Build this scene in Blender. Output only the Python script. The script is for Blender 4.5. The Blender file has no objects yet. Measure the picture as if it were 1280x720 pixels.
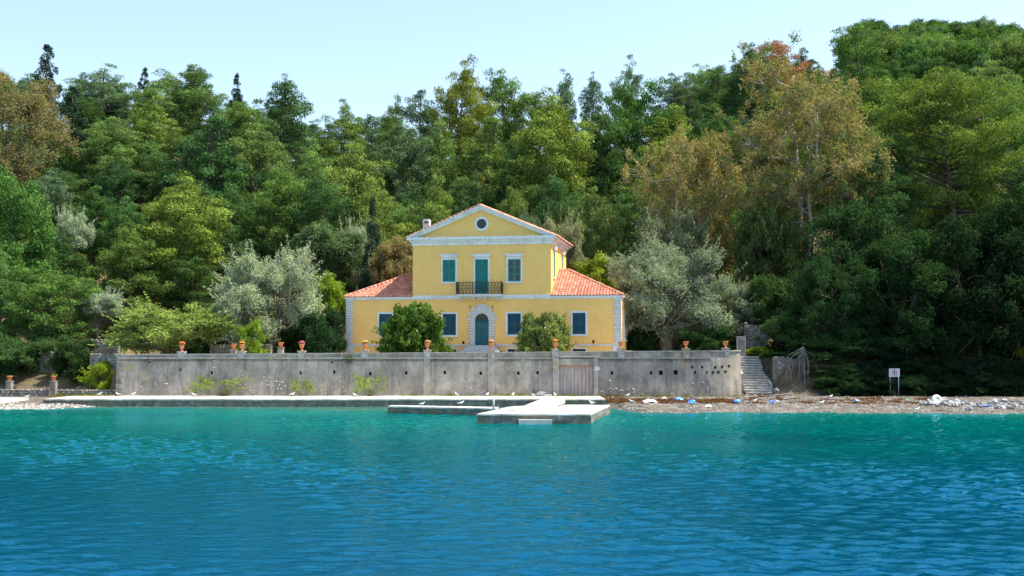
import bpy, math, random
import numpy as np
from mathutils import Vector, Matrix

rnd = random.Random(11)
rng = np.random.default_rng(5)
scene = bpy.context.scene
col = scene.collection
R = math.radians

# ------------------------------------------------------------------ camera
FPX, PITCH, CAMH = 1500.0, math.atan(76 / 1500), 4.7
cam_d = bpy.data.cameras.new('camera')
cam_d.sensor_width = 36.0
cam_d.lens = FPX / 1280 * 36.0
cam_d.clip_start = 0.5
cam_d.clip_end = 6000
cam = bpy.data.objects.new('camera', cam_d)
cam.location = (0, 0, CAMH)
cam.rotation_euler = (R(90) + PITCH, 0, 0)
col.objects.link(cam)
scene.camera = cam

# ------------------------------------------------------------------ light
SUN = Vector((0.56, 0.03, 1.0)).normalized()
EL = math.asin(SUN.z)
AZ = math.atan2(SUN.x, SUN.y)
world = bpy.data.worlds.new('World')
scene.world = world
world.use_nodes = True
wn = world.node_tree
bg = wn.nodes['Background']
sky = wn.nodes.new('ShaderNodeTexSky')
sky.sky_type = 'NISHITA'
sky.sun_disc = False
sky.sun_elevation = EL
sky.sun_rotation = AZ
sky.air_density = 1.2
sky.dust_density = 1.5
sky.ozone_density = 1.6
wn.links.new(sky.outputs[0], bg.inputs[0])
bg.inputs[1].default_value = 0.12
sun_d = bpy.data.lights.new('sun', 'SUN')
sun_d.energy = 4.2
sun_d.angle = R(0.55)
sun_d.color = (1.0, 0.93, 0.80)
sun = bpy.data.objects.new('sun', sun_d)
sun.rotation_euler = SUN.to_track_quat('Z', 'Y').to_euler()
sun.location = (60, 40, 120)
col.objects.link(sun)
vs = scene.view_settings
vs.view_transform = 'Standard'
vs.look = 'None'
vs.exposure = 1.2
vs.gamma = 1.0
vs.use_curve_mapping = False
scene.cycles.max_bounces = 8
scene.cycles.transparent_max_bounces = 8
scene.cycles.use_denoising = True
scene.cycles.sample_clamp_indirect = 4.0

# ------------------------------------------------------------------ photo geometry -> place
_F = np.array([0, math.cos(PITCH), math.sin(PITCH)])
_U = np.array([0, -math.sin(PITCH), math.cos(PITCH)])
_C = np.array([0, 0, CAMH])
def ray(px, py):
    return _F + np.array([(px - 640) / FPX, 0, 0]) + _U * (360 - py) / FPX
def atY(px, py, Y):
    d = ray(px, py)
    return _C + d * (Y / d[1])
def atZ(px, py, z):
    d = ray(px, py)
    return _C + d * ((z - CAMH) / d[2])
HR = R(-10)                                   # the villa stands turned to the quay
HO = np.array([-2.88, 113.8])
hx = np.array([math.cos(HR), math.sin(HR)])
hy = np.array([-math.sin(HR), math.cos(HR)])
def atH(px, py, yl=0.0):
    """point of the villa's own frame (x, z) on the plane y = yl"""
    d = ray(px, py)
    k = (HO @ hy + yl) / (d[:2] @ hy)
    p = _C + d * k
    return float((p[:2] - HO) @ hx), float(p[2])

# ------------------------------------------------------------------ materials
def new_mat(name):
    m = bpy.data.materials.new(name)
    m.use_nodes = True
    nt = m.node_tree
    for n in list(nt.nodes):
        nt.nodes.remove(n)
    out = nt.nodes.new('ShaderNodeOutputMaterial')
    return m, nt, out
def N(nt, typ, **kw):
    n = nt.nodes.new(typ)
    for k, v in kw.items():
        if k.startswith('i_'):
            n.inputs[k[2:].replace('_', ' ')].default_value = v
        else:
            setattr(n, k, v)
    return n
def noise(nt, scale, detail=4, rough=0.55, vec=None, dist=0.0):
    n = N(nt, 'ShaderNodeTexNoise')
    n.inputs['Scale'].default_value = scale
    n.inputs['Detail'].default_value = detail
    n.inputs['Roughness'].default_value = rough
    n.inputs['Distortion'].default_value = dist
    if vec is not None:
        nt.links.new(vec, n.inputs['Vector'])
    return n.outputs[0]
def ramp(nt, fac, stops):
    n = N(nt, 'ShaderNodeValToRGB')
    el = n.color_ramp.elements
    while len(el) < len(stops):
        el.new(0.5)
    for e, (p, c) in zip(el, stops):
        e.position = p
        e.color = tuple(c) + (1,) if len(c) == 3 else c
    nt.links.new(fac, n.inputs[0])
    return n.outputs[0]
def mix(nt, fac, a, b, mode='MIX'):
    n = N(nt, 'ShaderNodeMix', data_type='RGBA', blend_type=mode)
    for s, v in ((n.inputs[0], fac), (n.inputs[6], a), (n.inputs[7], b)):
        if isinstance(v, (int, float)):
            s.default_value = v
        elif isinstance(v, tuple):
            s.default_value = v + (1,) if len(v) == 3 else v
        else:
            nt.links.new(v, s)
    return n.outputs[2]
def coords(nt, scale=(1, 1, 1), kind='Object'):
    tc = N(nt, 'ShaderNodeTexCoord')
    mp = N(nt, 'ShaderNodeMapping')
    mp.inputs['Scale'].default_value = scale
    nt.links.new(tc.outputs[kind], mp.inputs[0])
    return mp.outputs[0]
def geo_pos(nt, scale=(1, 1, 1)):
    g = N(nt, 'ShaderNodeNewGeometry')
    mp = N(nt, 'ShaderNodeMapping')
    mp.inputs['Scale'].default_value = scale
    nt.links.new(g.outputs['Position'], mp.inputs[0])
    return mp.outputs[0]
def finish(nt, out, color, rough=0.8, bump=None, bstr=0.3, bdist=0.02, spec=0.3, metal=0.0):
    b = N(nt, 'ShaderNodeBsdfPrincipled')
    if isinstance(color, tuple):
        b.inputs['Base Color'].default_value = color + (1,)
    else:
        nt.links.new(color, b.inputs['Base Color'])
    b.inputs['Roughness'].default_value = rough
    b.inputs['Specular IOR Level'].default_value = spec
    b.inputs['Metallic'].default_value = metal
    if bump is not None:
        bn = N(nt, 'ShaderNodeBump')
        bn.inputs['Strength'].default_value = bstr
        bn.inputs['Distance'].default_value = bdist
        nt.links.new(bump, bn.inputs['Height'])
        nt.links.new(bn.outputs[0], b.inputs['Normal'])
    nt.links.new(b.outputs[0], out.inputs[0])
def speckle_mat(name, c1, c2, scale=3.0, rough=0.85, bscale=25, bstr=0.4, bdist=0.02, c3=None, s3=0.5, spec=0.3, stretch=(1, 1, 1), lo=0.35, hi=0.65):
    m, nt, out = new_mat(name)
    p = geo_pos(nt, stretch)
    c = ramp(nt, noise(nt, scale, 6, 0.6, p), [(lo, c1), (hi, c2)])
    if c3:
        c = mix(nt, ramp(nt, noise(nt, s3, 5, 0.6, p, 0.4), [(0.5, (0, 0, 0)), (0.68, (1, 1, 1))]), c, c3)
    finish(nt, out, c, rough, noise(nt, bscale, 4, 0.6, p), bstr, bdist, spec)
    return m
M = {}
# stucco: ochre yellow, weathered
m, nt, out = new_mat('yellow_stucco')
p = coords(nt)
ps = coords(nt, (1.6, 1.6, 0.25))
c = ramp(nt, noise(nt, 0.9, 6, 0.6, p), [(0.3, (0.85, 0.50, 0.150)), (0.7, (0.91, 0.56, 0.190))])
st = ramp(nt, noise(nt, 1.5, 5, 0.65, ps), [(0.56, (0, 0, 0)), (0.8, (1, 1, 1))])
c = mix(nt, mix(nt, 1.0, st, (0.65, 0.65, 0.65), 'MULTIPLY'), c, (0.70, 0.42, 0.15))
pale = ramp(nt, noise(nt, 0.5, 7, 0.7, p), [(0.62, (0, 0, 0)), (0.78, (1, 1, 1))])
c = mix(nt, mix(nt, 1.0, pale, (0.5, 0.5, 0.5), 'MULTIPLY'), c, (0.88, 0.62, 0.28))
finish(nt, out, c, 0.9, noise(nt, 14, 5, 0.6, p), 0.25, 0.015, 0.2)
M['stucco'] = m
M['trim'] = speckle_mat('white_painted_trim', (0.66, 0.66, 0.66), (0.78, 0.78, 0.78), 4, 0.7, 30, 0.15, 0.01, (0.55, 0.54, 0.52), 1.2)
# pediment cornice: white with grey mould patches
m, nt, out = new_mat('mouldy_cornice')
p = coords(nt)
f = ramp(nt, noise(nt, 5.5, 6, 0.7, p), [(0.50, (0, 0, 0)), (0.64, (1, 1, 1))])
c = mix(nt, f, (0.74, 0.74, 0.74), (0.38, 0.37, 0.36))
finish(nt, out, c, 0.8)
M['cornice'] = m
M['quoin'] = speckle_mat('grey_quoin_stone', (0.50, 0.49, 0.48), (0.66, 0.65, 0.64), 5, 0.85, 20, 0.4, 0.02)
# roof tiles: one shade per tile
m, nt, out = new_mat('terracotta_roof_tile')
at = N(nt, 'ShaderNodeAttribute', attribute_name='tint')
c = ramp(nt, at.outputs['Fac'], [(0.0, (0.46, 0.155, 0.095)), (0.5, (0.60, 0.235, 0.150)), (1.0, (0.70, 0.36, 0.26))])
c = mix(nt, ramp(nt, noise(nt, 1.3, 5, 0.6, coords(nt)), [(0.55, (0, 0, 0)), (0.75, (0.6, 0.6, 0.6))]), c, (0.36, 0.17, 0.11))
finish(nt, out, c, 0.8)
M['tile'] = m
def shutter_mat(name, c1, c2):
    m, nt, out = new_mat(name)
    p = coords(nt, (1, 1, 1), 'Object')
    c = ramp(nt, noise(nt, 3.0, 6, 0.65, p), [(0.35, c1), (0.7, c2)])
    finish(nt, out, c, 0.55, noise(nt, 30, 3, 0.5, p), 0.2, 0.01, 0.35)
    return m
M['green_shutter'] = shutter_mat('green_shutter_paint', (0.012, 0.15, 0.125), (0.035, 0.24, 0.19))
M['blue_shutter'] = shutter_mat('blue_shutter_paint', (0.010, 0.055, 0.092), (0.018, 0.088, 0.125))
M['door'] = shutter_mat('teal_door_paint', (0.01, 0.085, 0.11), (0.02, 0.15, 0.165))
m, nt, out = new_mat('window_glass')
finish(nt, out, (0.012, 0.022, 0.03), 0.06, spec=0.5)
M['glass'] = m
m, nt, out = new_mat('dark_iron')
finish(nt, out, ramp(nt, noise(nt, 12, 4, 0.6, coords(nt)), [(0.4, (0.025, 0.03, 0.03)), (0.7, (0.07, 0.06, 0.045))]), 0.6, metal=0.3)
M['iron'] = m
m, nt, out = new_mat('dark_opening')
finish(nt, out, (0.02, 0.02, 0.022), 0.95)
M['dark'] = m
# sea wall plaster
m, nt, out = new_mat('weathered_wall_plaster')
p = geo_pos(nt)
ps = geo_pos(nt, (1.2, 1.2, 0.16))
c = ramp(nt, noise(nt, 0.55, 9, 0.72, p), [(0.30, (0.19, 0.168, 0.142)), (0.48, (0.32, 0.282, 0.235)), (0.66, (0.48, 0.425, 0.345))])
dk = ramp(nt, noise(nt, 1.1, 8, 0.75, ps), [(0.46, (0, 0, 0)), (0.70, (0.9, 0.9, 0.9))])
c = mix(nt, dk, c, (0.115, 0.11, 0.11))
oc = ramp(nt, noise(nt, 0.34, 6, 0.65, p, 0.6), [(0.60, (0, 0, 0)), (0.72, (0.75, 0.75, 0.75))])
c = mix(nt, oc, c, (0.43, 0.33, 0.20))
wt = ramp(nt, noise(nt, 3.6, 8, 0.75, p), [(0.61, (0, 0, 0)), (0.72, (0.8, 0.8, 0.8))])
c = mix(nt, wt, c, (0.52, 0.50, 0.47))
bk = ramp(nt, noise(nt, 6.5, 6, 0.7, p), [(0.57, (0, 0, 0)), (0.70, (0.8, 0.8, 0.8))])
c = mix(nt, bk, c, (0.10, 0.095, 0.09))
finish(nt, out, c, 0.92, noise(nt, 5, 8, 0.7, p), 0.8, 0.05, 0.15)
M['plaster'] = m
M['coping'] = speckle_mat('lichened_coping', (0.26, 0.25, 0.24), (0.46, 0.44, 0.41), 2.4, 0.9, 14, 0.5, 0.03, (0.36, 0.25, 0.12), 1.3)
M['wallstone'] = speckle_mat('bare_wall_stone', (0.25, 0.235, 0.21), (0.46, 0.44, 0.40), 2, 0.9, 18, 0.4, 0.02)
M['palestone'] = speckle_mat('pale_rubble_stone', (0.5, 0.48, 0.45), (0.68, 0.66, 0.62), 6, 0.9, 18, 0.4, 0.02)
M['rubble'] = speckle_mat('dry_stone_rubble', (0.15, 0.135, 0.115), (0.33, 0.295, 0.25), 2.2, 0.9, 8, 0.7, 0.05)
M['concrete'] = speckle_mat('sun_bleached_concrete', (0.38, 0.36, 0.32), (0.60, 0.58, 0.54), 0.9, 0.9, 10, 0.3, 0.03, (0.27, 0.24, 0.20), 0.6, stretch=(1, .6, 1))
M['wetstone'] = speckle_mat('wet_quay_stone', (0.075, 0.075, 0.065), (0.21, 0.20, 0.175), 2.6, 0.8, 9, 0.7, 0.05, (0.16, 0.125, 0.07), 0.9)
M['oldwood'] = speckle_mat('silvered_gate_wood', (0.30, 0.255, 0.235), (0.46, 0.41, 0.39), 1.2, 0.85, 10, 0.4, 0.015, (0.42, 0.27, 0.22), 0.6, stretch=(5, 5, 0.6))
M['terracotta'] = speckle_mat('terracotta_pot', (0.52, 0.15, 0.055), (0.66, 0.25, 0.11), 5, 0.8, 20, 0.2, 0.01)
M['plaque'] = speckle_mat('faded_brick_patch', (0.33, 0.22, 0.16), (0.42, 0.30, 0.2), 5, 0.9, 20, 0.4, 0.02)
M['ochrepatch'] = speckle_mat('ochre_render_patch', (0.30, 0.235, 0.15), (0.38, 0.295, 0.19), 3, 0.9, 20, 0.4, 0.02)
M['white'] = speckle_mat('white_feather', (0.74, 0.74, 0.74), (0.82, 0.82, 0.82), 9, 0.8, 30, 0.1)
M['greyfeather'] = speckle_mat('grey_feather', (0.30, 0.32, 0.34), (0.38, 0.40, 0.42), 9, 0.8, 30, 0.1)
M['beak'] = speckle_mat('yellow_beak', (0.6, 0.35, 0.05), (0.7, 0.42, 0.08), 9)
M['bark'] = speckle_mat('pine_bark', (0.075, 0.055, 0.045), (0.17, 0.125, 0.10), 2.5, 0.95, 12, 0.8, 0.05)
M['palebark'] = speckle_mat('pale_gum_bark', (0.36, 0.33, 0.30), (0.55, 0.53, 0.50), 1.5, 0.8, 10, 0.3, 0.02, (0.24, 0.17, 0.12), 0.8)
M['olivebark'] = speckle_mat('olive_bark', (0.13, 0.105, 0.085), (0.28, 0.235, 0.20), 2.5, 0.95, 9, 0.8, 0.05)
M['deadwood'] = speckle_mat('grey_dead_wood', (0.15, 0.13, 0.12), (0.30, 0.275, 0.25), 3, 0.9, 10, 0.4, 0.02)
M['bluetarp'] = speckle_mat('blue_plastic', (0.015, 0.16, 0.62), (0.03, 0.24, 0.75), 4, 0.4, 10, 0.3, 0.03)
M['greenplastic'] = speckle_mat('green_plastic', (0.02, 0.28, 0.17), (0.03, 0.36, 0.22), 4, 0.4)
M['whiteplastic'] = speckle_mat('white_plastic', (0.7, 0.69, 0.66), (0.8, 0.79, 0.76), 4, 0.5)
M['seaweed'] = speckle_mat('dried_seaweed', (0.10, 0.055, 0.032), (0.23, 0.125, 0.07), 2.5, 0.95, 8, 0.8, 0.05)
M['metalpost'] = speckle_mat('galvanised_post', (0.28, 0.31, 0.33), (0.36, 0.39, 0.41), 4, 0.5)
M['signwhite'] = speckle_mat('sign_board_paint', (0.42, 0.50, 0.60), (0.66, 0.70, 0.74), 7, 0.6, lo=0.4, hi=0.6)
M['signred'] = speckle_mat('sign_red_paint', (0.48, 0.10, 0.09), (0.60, 0.20, 0.17), 8, 0.6)
M['signdark'] = speckle_mat('sign_dark_paint', (0.06, 0.09, 0.16), (0.12, 0.15, 0.22), 8, 0.6)
M['pebble'] = speckle_mat('beach_pebble', (0.09, 0.08, 0.07), (0.30, 0.28, 0.26), 0.9, 0.9, 10, 0.3, 0.02, (0.22, 0.19, 0.155), 0.35)  # stone tone lowered as well, beach shade put into the colour
M['boulder'] = speckle_mat('shore_boulder', (0.20, 0.20, 0.195), (0.40, 0.40, 0.39), 2.0, 0.9, 9, 0.5, 0.03)
# flowers
m, nt, out = new_mat('flower_petals')
oi = N(nt, 'ShaderNodeObjectInfo')
finish(nt, out, oi.outputs['Color'], 0.7)
M['petal'] = m

# foliage: colour of the kind comes from the object, leaves vary
def leaf_mat(name, trans=0.38, vary=0.45, gloss=0.0, stops=None):
    m, nt, out = new_mat(name)
    oi = N(nt, 'ShaderNodeObjectInfo')
    at = N(nt, 'ShaderNodeAttribute', attribute_name='tint')
    v = ramp(nt, at.outputs['Fac'], stops or [(0.0, (1 - vary,) * 3), (1.0, (1 + vary, 1 + vary * 0.9, 1 + vary * 0.45))])
    c = mix(nt, 1.0, oi.outputs['Color'], v, 'MULTIPLY')
    d = N(nt, 'ShaderNodeBsdfDiffuse')
    t = N(nt, 'ShaderNodeBsdfTranslucent')
    nt.links.new(c, d.inputs[0])
    nt.links.new(mix(nt, 1.0, c, (1.25, 1.2, 0.5), 'MULTIPLY'), t.inputs[0])
    ms = N(nt, 'ShaderNodeMixShader')
    ms.inputs[0].default_value = trans
    nt.links.new(d.outputs[0], ms.inputs[1])
    nt.links.new(t.outputs[0], ms.inputs[2])
    last = ms
    if gloss:
        g = N(nt, 'ShaderNodeBsdfGlossy')
        g.inputs['Roughness'].default_value = 0.45
        ms2 = N(nt, 'ShaderNodeMixShader')
        ms2.inputs[0].default_value = gloss
        nt.links.new(ms.outputs[0], ms2.inputs[1])
        nt.links.new(g.outputs[0], ms2.inputs[2])
        last = ms2
    nt.links.new(last.outputs[0], out.inputs[0])
    return m
M['needle'] = leaf_mat('pine_needles', 0.22, 0.6)
M['leaf'] = leaf_mat('broad_leaves', 0.36, 0.5, 0.0)
M['oliveleaf'] = leaf_mat('olive_leaves', 0.30, 0.45, 0.0)
M['gumleaf'] = leaf_mat('gum_leaves', 0.35, 0.6, 0.0, [(0.0, (.58, .84, .58)), (0.45, (.92, 1.0, .85)), (1.0, (1.5, 1.3, 1.35))])

# ------------------------------------------------------------------ object helpers
def link(o, parent=None):
    col.objects.link(o)
    if parent is not None:
        o.parent = parent
    return o
def tag(o, label=None, cat=None, group=None, kind=None):
    if label: o['label'] = label
    if cat: o['category'] = cat
    if group: o['group'] = group
    if kind: o['kind'] = kind
    return o
def empty(name, loc=(0, 0, 0), rz=0, parent=None):
    o = bpy.data.objects.new(name, None)
    o.location = loc
    o.rotation_euler = (0, 0, rz)
    o.empty_display_size = 0.3
    return link(o, parent)
class MB:
    def __init__(s):
        s.v, s.f, s.sm = [], [], []
    def add(s, vs, fs, smooth=False):
        b = len(s.v)
        s.v += [tuple(map(float, q)) for q in vs]
        s.f += [tuple(b + i for i in f) for f in fs]
        s.sm += [smooth] * len(fs)
        return s
    def box(s, x0, x1, y0, y1, z0, z1):
        return s.add([(x0, y0, z0), (x1, y0, z0), (x1, y1, z0), (x0, y1, z0), (x0, y0, z1), (x1, y0, z1), (x1, y1, z1), (x0, y1, z1)],
                     [(0, 3, 2, 1), (4, 5, 6, 7), (0, 1, 5, 4), (1, 2, 6, 5), (2, 3, 7, 6), (3, 0, 4, 7)])
    def bevbox(s, x0, x1, y0, y1, z0, z1, b=0.02):
        """box with a chamfer round the face towards -y"""
        return s.add([(x0, y1, z0), (x1, y1, z0), (x1, y1, z1), (x0, y1, z1),
                      (x0, y0 + b, z0), (x1, y0 + b, z0), (x1, y0 + b, z1), (x0, y0 + b, z1),
                      (x0 + b, y0, z0 + b), (x1 - b, y0, z0 + b), (x1 - b, y0, z1 - b), (x0 + b, y0, z1 - b)],
                     [(0, 3, 2, 1), (0, 1, 5, 4), (1, 2, 6, 5), (2, 3, 7, 6), (3, 0, 4, 7),
                      (4, 5, 9, 8), (5, 6, 10, 9), (6, 7, 11, 10), (7, 4, 8, 11), (8, 9, 10, 11)])
    def prism(s, poly, y0, y1):
        """polygon in x,z (counter-clockwise seen from -y) extruded along y"""
        n = len(poly)
        vs = [(x, y0, z) for x, z in poly] + [(x, y1, z) for x, z in poly]
        fs = [tuple(range(n)), tuple(range(2 * n - 1, n - 1, -1))]
        fs += [(i, n + i, n + (i + 1) % n, (i + 1) % n) for i in range(n)]
        return s.add(vs, fs)
    def slab(s, poly, z0, z1):
        """polygon in x,y (counter-clockwise from above) extruded along z"""
        n = len(poly)
        vs = [(x, y, z0) for x, y in poly] + [(x, y, z1) for x, y in poly]
        fs = [tuple(range(n - 1, -1, -1)), tuple(range(n, 2 * n))]
        fs += [(i, (i + 1) % n, n + (i + 1) % n, n + i) for i in range(n)]
        return s.add(vs, fs)
    def tube(s, pts, rad, n=6, smooth=True):
        pts = [Vector(q) for q in pts]
        if not hasattr(rad, '__len__'):
            rad = [rad] * len(pts)
        vs, fs = [], []
        for i, q in enumerate(pts):
            a = pts[min(i + 1, len(pts) - 1)] - pts[max(i - 1, 0)]
            a = a.normalized() if a.length > 1e-9 else Vector((0, 0, 1))
            h = Vector((1, 0, 0)) if abs(a.x) < 0.8 else Vector((0, 1, 0))
            u = a.cross(h).normalized()
            w = a.cross(u)
            for k in range(n):
                t = 2 * math.pi * k / n
                vs.append(q + (u * math.cos(t) + w * math.sin(t)) * rad[i])
        for i in range(len(pts) - 1):
            for k in range(n):
                k2 = (k + 1) % n
                fs.append((i * n + k, i * n + k2, (i + 1) * n + k2, (i + 1) * n + k))
        fs.append(tuple(range(n - 1, -1, -1)))
        e = (len(pts) - 1) * n
        fs.append(tuple(range(e, e + n)))
        return s.add(vs, fs, smooth)
    def lathe(s, prof, n=12, c=(0, 0, 0), smooth=True):
        vs, fs = [], []
        for r, z in prof:
            for k in range(n):
                t = 2 * math.pi * k / n
                vs.append((c[0] + r * math.cos(t), c[1] + r * math.sin(t), c[2] + z))
        for i in range(len(prof) - 1):
            for k in range(n):
                k2 = (k + 1) % n
                fs.append((i * n + k, i * n + k2, (i + 1) * n + k2, (i + 1) * n + k))
        fs.append(tuple(range(n - 1, -1, -1)))
        e = (len(prof) - 1) * n
        fs.append(tuple(range(e, e + n)))
        return s.add(vs, fs, smooth)
    def rock(s, c, r, seed, squash=0.6):
        q = random.Random(seed)
        n, m_ = 7, 4
        vs, fs = [], []
        for i in range(m_ + 1):
            th = math.pi * i / m_
            for k in range(n):
                ph = 2 * math.pi * k / n + i * 0.4
                rr = 1 + q.uniform(-0.25, 0.25)
                vs.append((c[0] + r * rr * math.sin(th) * math.cos(ph), c[1] + r * rr * math.sin(th) * math.sin(ph) * 0.85, c[2] + r * rr * squash * math.cos(th)))
        for i in range(m_):
            for k in range(n):
                k2 = (k + 1) % n
                fs.append((i * n + k, (i + 1) * n + k, (i + 1) * n + k2, i * n + k2))
        return s.add(vs, fs)
    def mesh(s, name, mat=None):
        me = bpy.data.meshes.new(name)
        me.from_pydata(s.v, [], s.f)
        if any(s.sm):
            me.polygons.foreach_set('use_smooth', s.sm)
        if mat is not None:
            me.materials.append(M[mat] if isinstance(mat, str) else mat)
        me.update()
        return me
    def build(s, name, mat, parent=None, loc=(0, 0, 0), rz=0):
        o = bpy.data.objects.new(name, s.mesh(name, mat))
        o.location = loc
        o.rotation_euler = (0, 0, rz)
        return link(o, parent)
def inst(name, me, parent=None, loc=(0, 0, 0), rot=(0, 0, 0), sc=(1, 1, 1)):
    o = bpy.data.objects.new(name, me)
    o.location, o.rotation_euler, o.scale = loc, rot, sc
    return link(o, parent)
def wall_open(mb, x0, x1, z0, z1, holes, depth=0.3, y=0.0):
    """wall face (towards -y) with real rectangular openings cut through it and their reveals"""
    xs = sorted({x0, x1, *[h[0] for h in holes], *[h[1] for h in holes]})
    zs = sorted({z0, z1, *[h[2] for h in holes], *[h[3] for h in holes]})
    for i in range(len(xs) - 1):
        for j in range(len(zs) - 1):
            cx, cz = (xs[i] + xs[i + 1]) / 2, (zs[j] + zs[j + 1]) / 2
            if any(h[0] < cx < h[1] and h[2] < cz < h[3] for h in holes):
                continue
            mb.add([(xs[i], y, zs[j]), (xs[i + 1], y, zs[j]), (xs[i + 1], y, zs[j + 1]), (xs[i], y, zs[j + 1])], [(0, 1, 2, 3)])
    for a, b, c, d in holes:
        e = y + depth
        mb.add([(a, y, c), (b, y, c), (b, y, d), (a, y, d), (a, e, c), (b, e, c), (b, e, d), (a, e, d)],
               [(0, 4, 5, 1), (1, 5, 6, 2), (2, 6, 7, 3), (3, 7, 4, 0)])
    return mb
def fast_mesh(name, verts, quads, mat, tint=None, smooth=False):
    me = bpy.data.meshes.new(name)
    nv, nf = len(verts), len(quads)
    me.vertices.add(nv)
    me.vertices.foreach_set('co', np.ascontiguousarray(verts, dtype=np.float32).ravel())
    me.loops.add(nf * 4)
    me.loops.foreach_set('vertex_index', np.ascontiguousarray(quads, dtype=np.int32).ravel())
    me.polygons.add(nf)
    me.polygons.foreach_set('loop_start', np.arange(0, nf * 4, 4, dtype=np.int32))
    me.polygons.foreach_set('loop_total', np.full(nf, 4, dtype=np.int32))
    if smooth:
        me.polygons.foreach_set('use_smooth', np.ones(nf, dtype=bool))
    if tint is not None:
        a = me.attributes.new('tint', 'FLOAT', 'FACE')
        a.data.foreach_set('value', np.ascontiguousarray(tint, dtype=np.float32))
    me.update(calc_edges=True)
    me.materials.append(M[mat])
    return me

# ------------------------------------------------------------------ the lie of the land
def sstep(a, b, x):
    t = np.clip((x - a) / (b - a), 0, 1)
    return t * t * (3 - 2 * t)
_ph = rng.uniform(0, 6.28, (6, 2))
_kk = np.array([[0.05, 0.03], [-0.04, 0.07], [0.11, -0.06], [0.16, 0.13], [-0.23, 0.19], [0.31, 0.27]])
def lumps(X, Y):
    s = 0
    for i in range(6):
        s = s + math.sin(_ph[i, 1]) * 0 + np.sin(_kk[i, 0] * X + _kk[i, 1] * Y + _ph[i, 0]) / (1 + i)
    return s
WY = 105.0                                   # foot of the garden wall
def shore(X):
    """where the land meets the sea"""
    return 93.4 + 7.0 * sstep(-37, -31, X) - 12.2 * sstep(6.2, 9.5, X) - 2.2 * sstep(22, 42, X) + 0.5 * np.sin(X * 0.9) * sstep(9, 14, X) + 0.25 * np.sin(X * 2.3)
def ground(X, Y):
    X = np.asarray(X, float); Y = np.asarray(Y, float)
    sh = shore(X)
    beach = np.where(Y > sh, 0.75 * (1 - np.exp(-(Y - sh) * 0.11)), -0.16 * (sh - Y))
    beach = np.maximum(beach, -6)
    left = 1 - sstep(-35.5, -34.6, X)
    right = sstep(19.75, 20.25, X)
    mid = (1 - left) * (1 - right)
    bl = beach + (3.2 * sstep(107, 117, Y)) 
    sh_ = 3.0 * (1 - sstep(23.6, 24.2, X))
    br = beach + (3.4 * sstep(104.5 + sh_, 109.5 + sh_ * .85, Y))
    cv = np.clip((X - 17.3) / 3.0, 0, .99)
    bm = np.where(Y < WY + 0.45 + 1.9 * (1 - np.sqrt(1 - cv * cv)), np.minimum(beach, 0.55), 3.5)
    z = left * bl + right * br + mid * bm
    yt = 131 - 12 * (1 - sstep(-60, -35, X)) - 18 * sstep(17, 30, X)
    s1 = np.clip(Y - yt, 0, None)
    s1 = s1 * s1 / (s1 + 8)
    farr = sstep(15, 45, X - (Y - 200) * 0.12)
    cut = (205 - yt) * 0.95
    s2 = np.minimum(s1, cut) + np.clip(s1 - cut, 0, 110) * (0.66 * farr - 0.05 * (1 - farr))
    z = z + 0.47 * s2 + lumps(X, Y) * 0.5 * sstep(122, 140, Y)
    return z
def gz(x, y):
    return float(ground(x, y))
ys = np.concatenate([np.arange(70, 104, 1.0), [104, 104.7, 105.1, 105.44, 105.47], np.arange(105.6, 108, .15), np.arange(108, 140, 1.0), np.arange(140, 420, 4.0)])
xs = np.concatenate([np.arange(-260, -64, 8.0), np.arange(-64, -36, 1.0), np.arange(-36, -34, 0.2), np.arange(-34, 19, 1.0), np.arange(19, 22, 0.2), np.arange(22, 64, 1.0), np.arange(64, 261, 8.0)])
GX, GY = np.meshgrid(xs, ys)
GZ = ground(GX, GY)
nx, ny = len(xs), len(ys)
idx = np.arange(nx * ny).reshape(ny, nx)
quads = np.stack([idx[:-1, :-1], idx[:-1, 1:], idx[1:, 1:], idx[1:, :-1]], -1).reshape(-1, 4)
m, nt, out = new_mat('earth_and_sand')
p = geo_pos(nt)
sx = N(nt, 'ShaderNodeSeparateXYZ')
nt.links.new(p, sx.inputs[0])
soil = ramp(nt, noise(nt, 0.7, 7, 0.65, p), [(0.3, (0.075, 0.055, 0.035)), (0.5, (0.13, 0.10, 0.06)), (0.7, (0.10, 0.11, 0.04))])
sand = ramp(nt, noise(nt, 1.8, 7, 0.7, p), [(0.3, (0.07, 0.056, 0.044)), (0.55, (0.13, 0.11, 0.088)), (0.75, (0.23, 0.20, 0.165))])  # sand darkened to stand in for tree shade on the right beach
mr = N(nt, 'ShaderNodeMapRange')
mr.inputs['From Min'].default_value = 0.75
mr.inputs['From Max'].default_value = 1.5
nt.links.new(sx.outputs[2], mr.inputs['Value'])
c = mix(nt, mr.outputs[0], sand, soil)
dry = ramp(nt, noise(nt, 0.18, 4, 0.5, p), [(0.52, (0, 0, 0)), (0.66, (1, 1, 1))])
c = mix(nt, mix(nt, 1.0, dry, mr.outputs[0], 'MULTIPLY'), c, (0.30, 0.23, 0.11))
finish(nt, out, c, 0.95, noise(nt, 4, 7, 0.7, p), 0.7, 0.08, 0.1)
M['ground'] = m
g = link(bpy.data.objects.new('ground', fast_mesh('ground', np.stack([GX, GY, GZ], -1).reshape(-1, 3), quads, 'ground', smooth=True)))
tag(g, 'wooded hillside and pebbly shore around the villa', 'ground', kind='structure')

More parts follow.
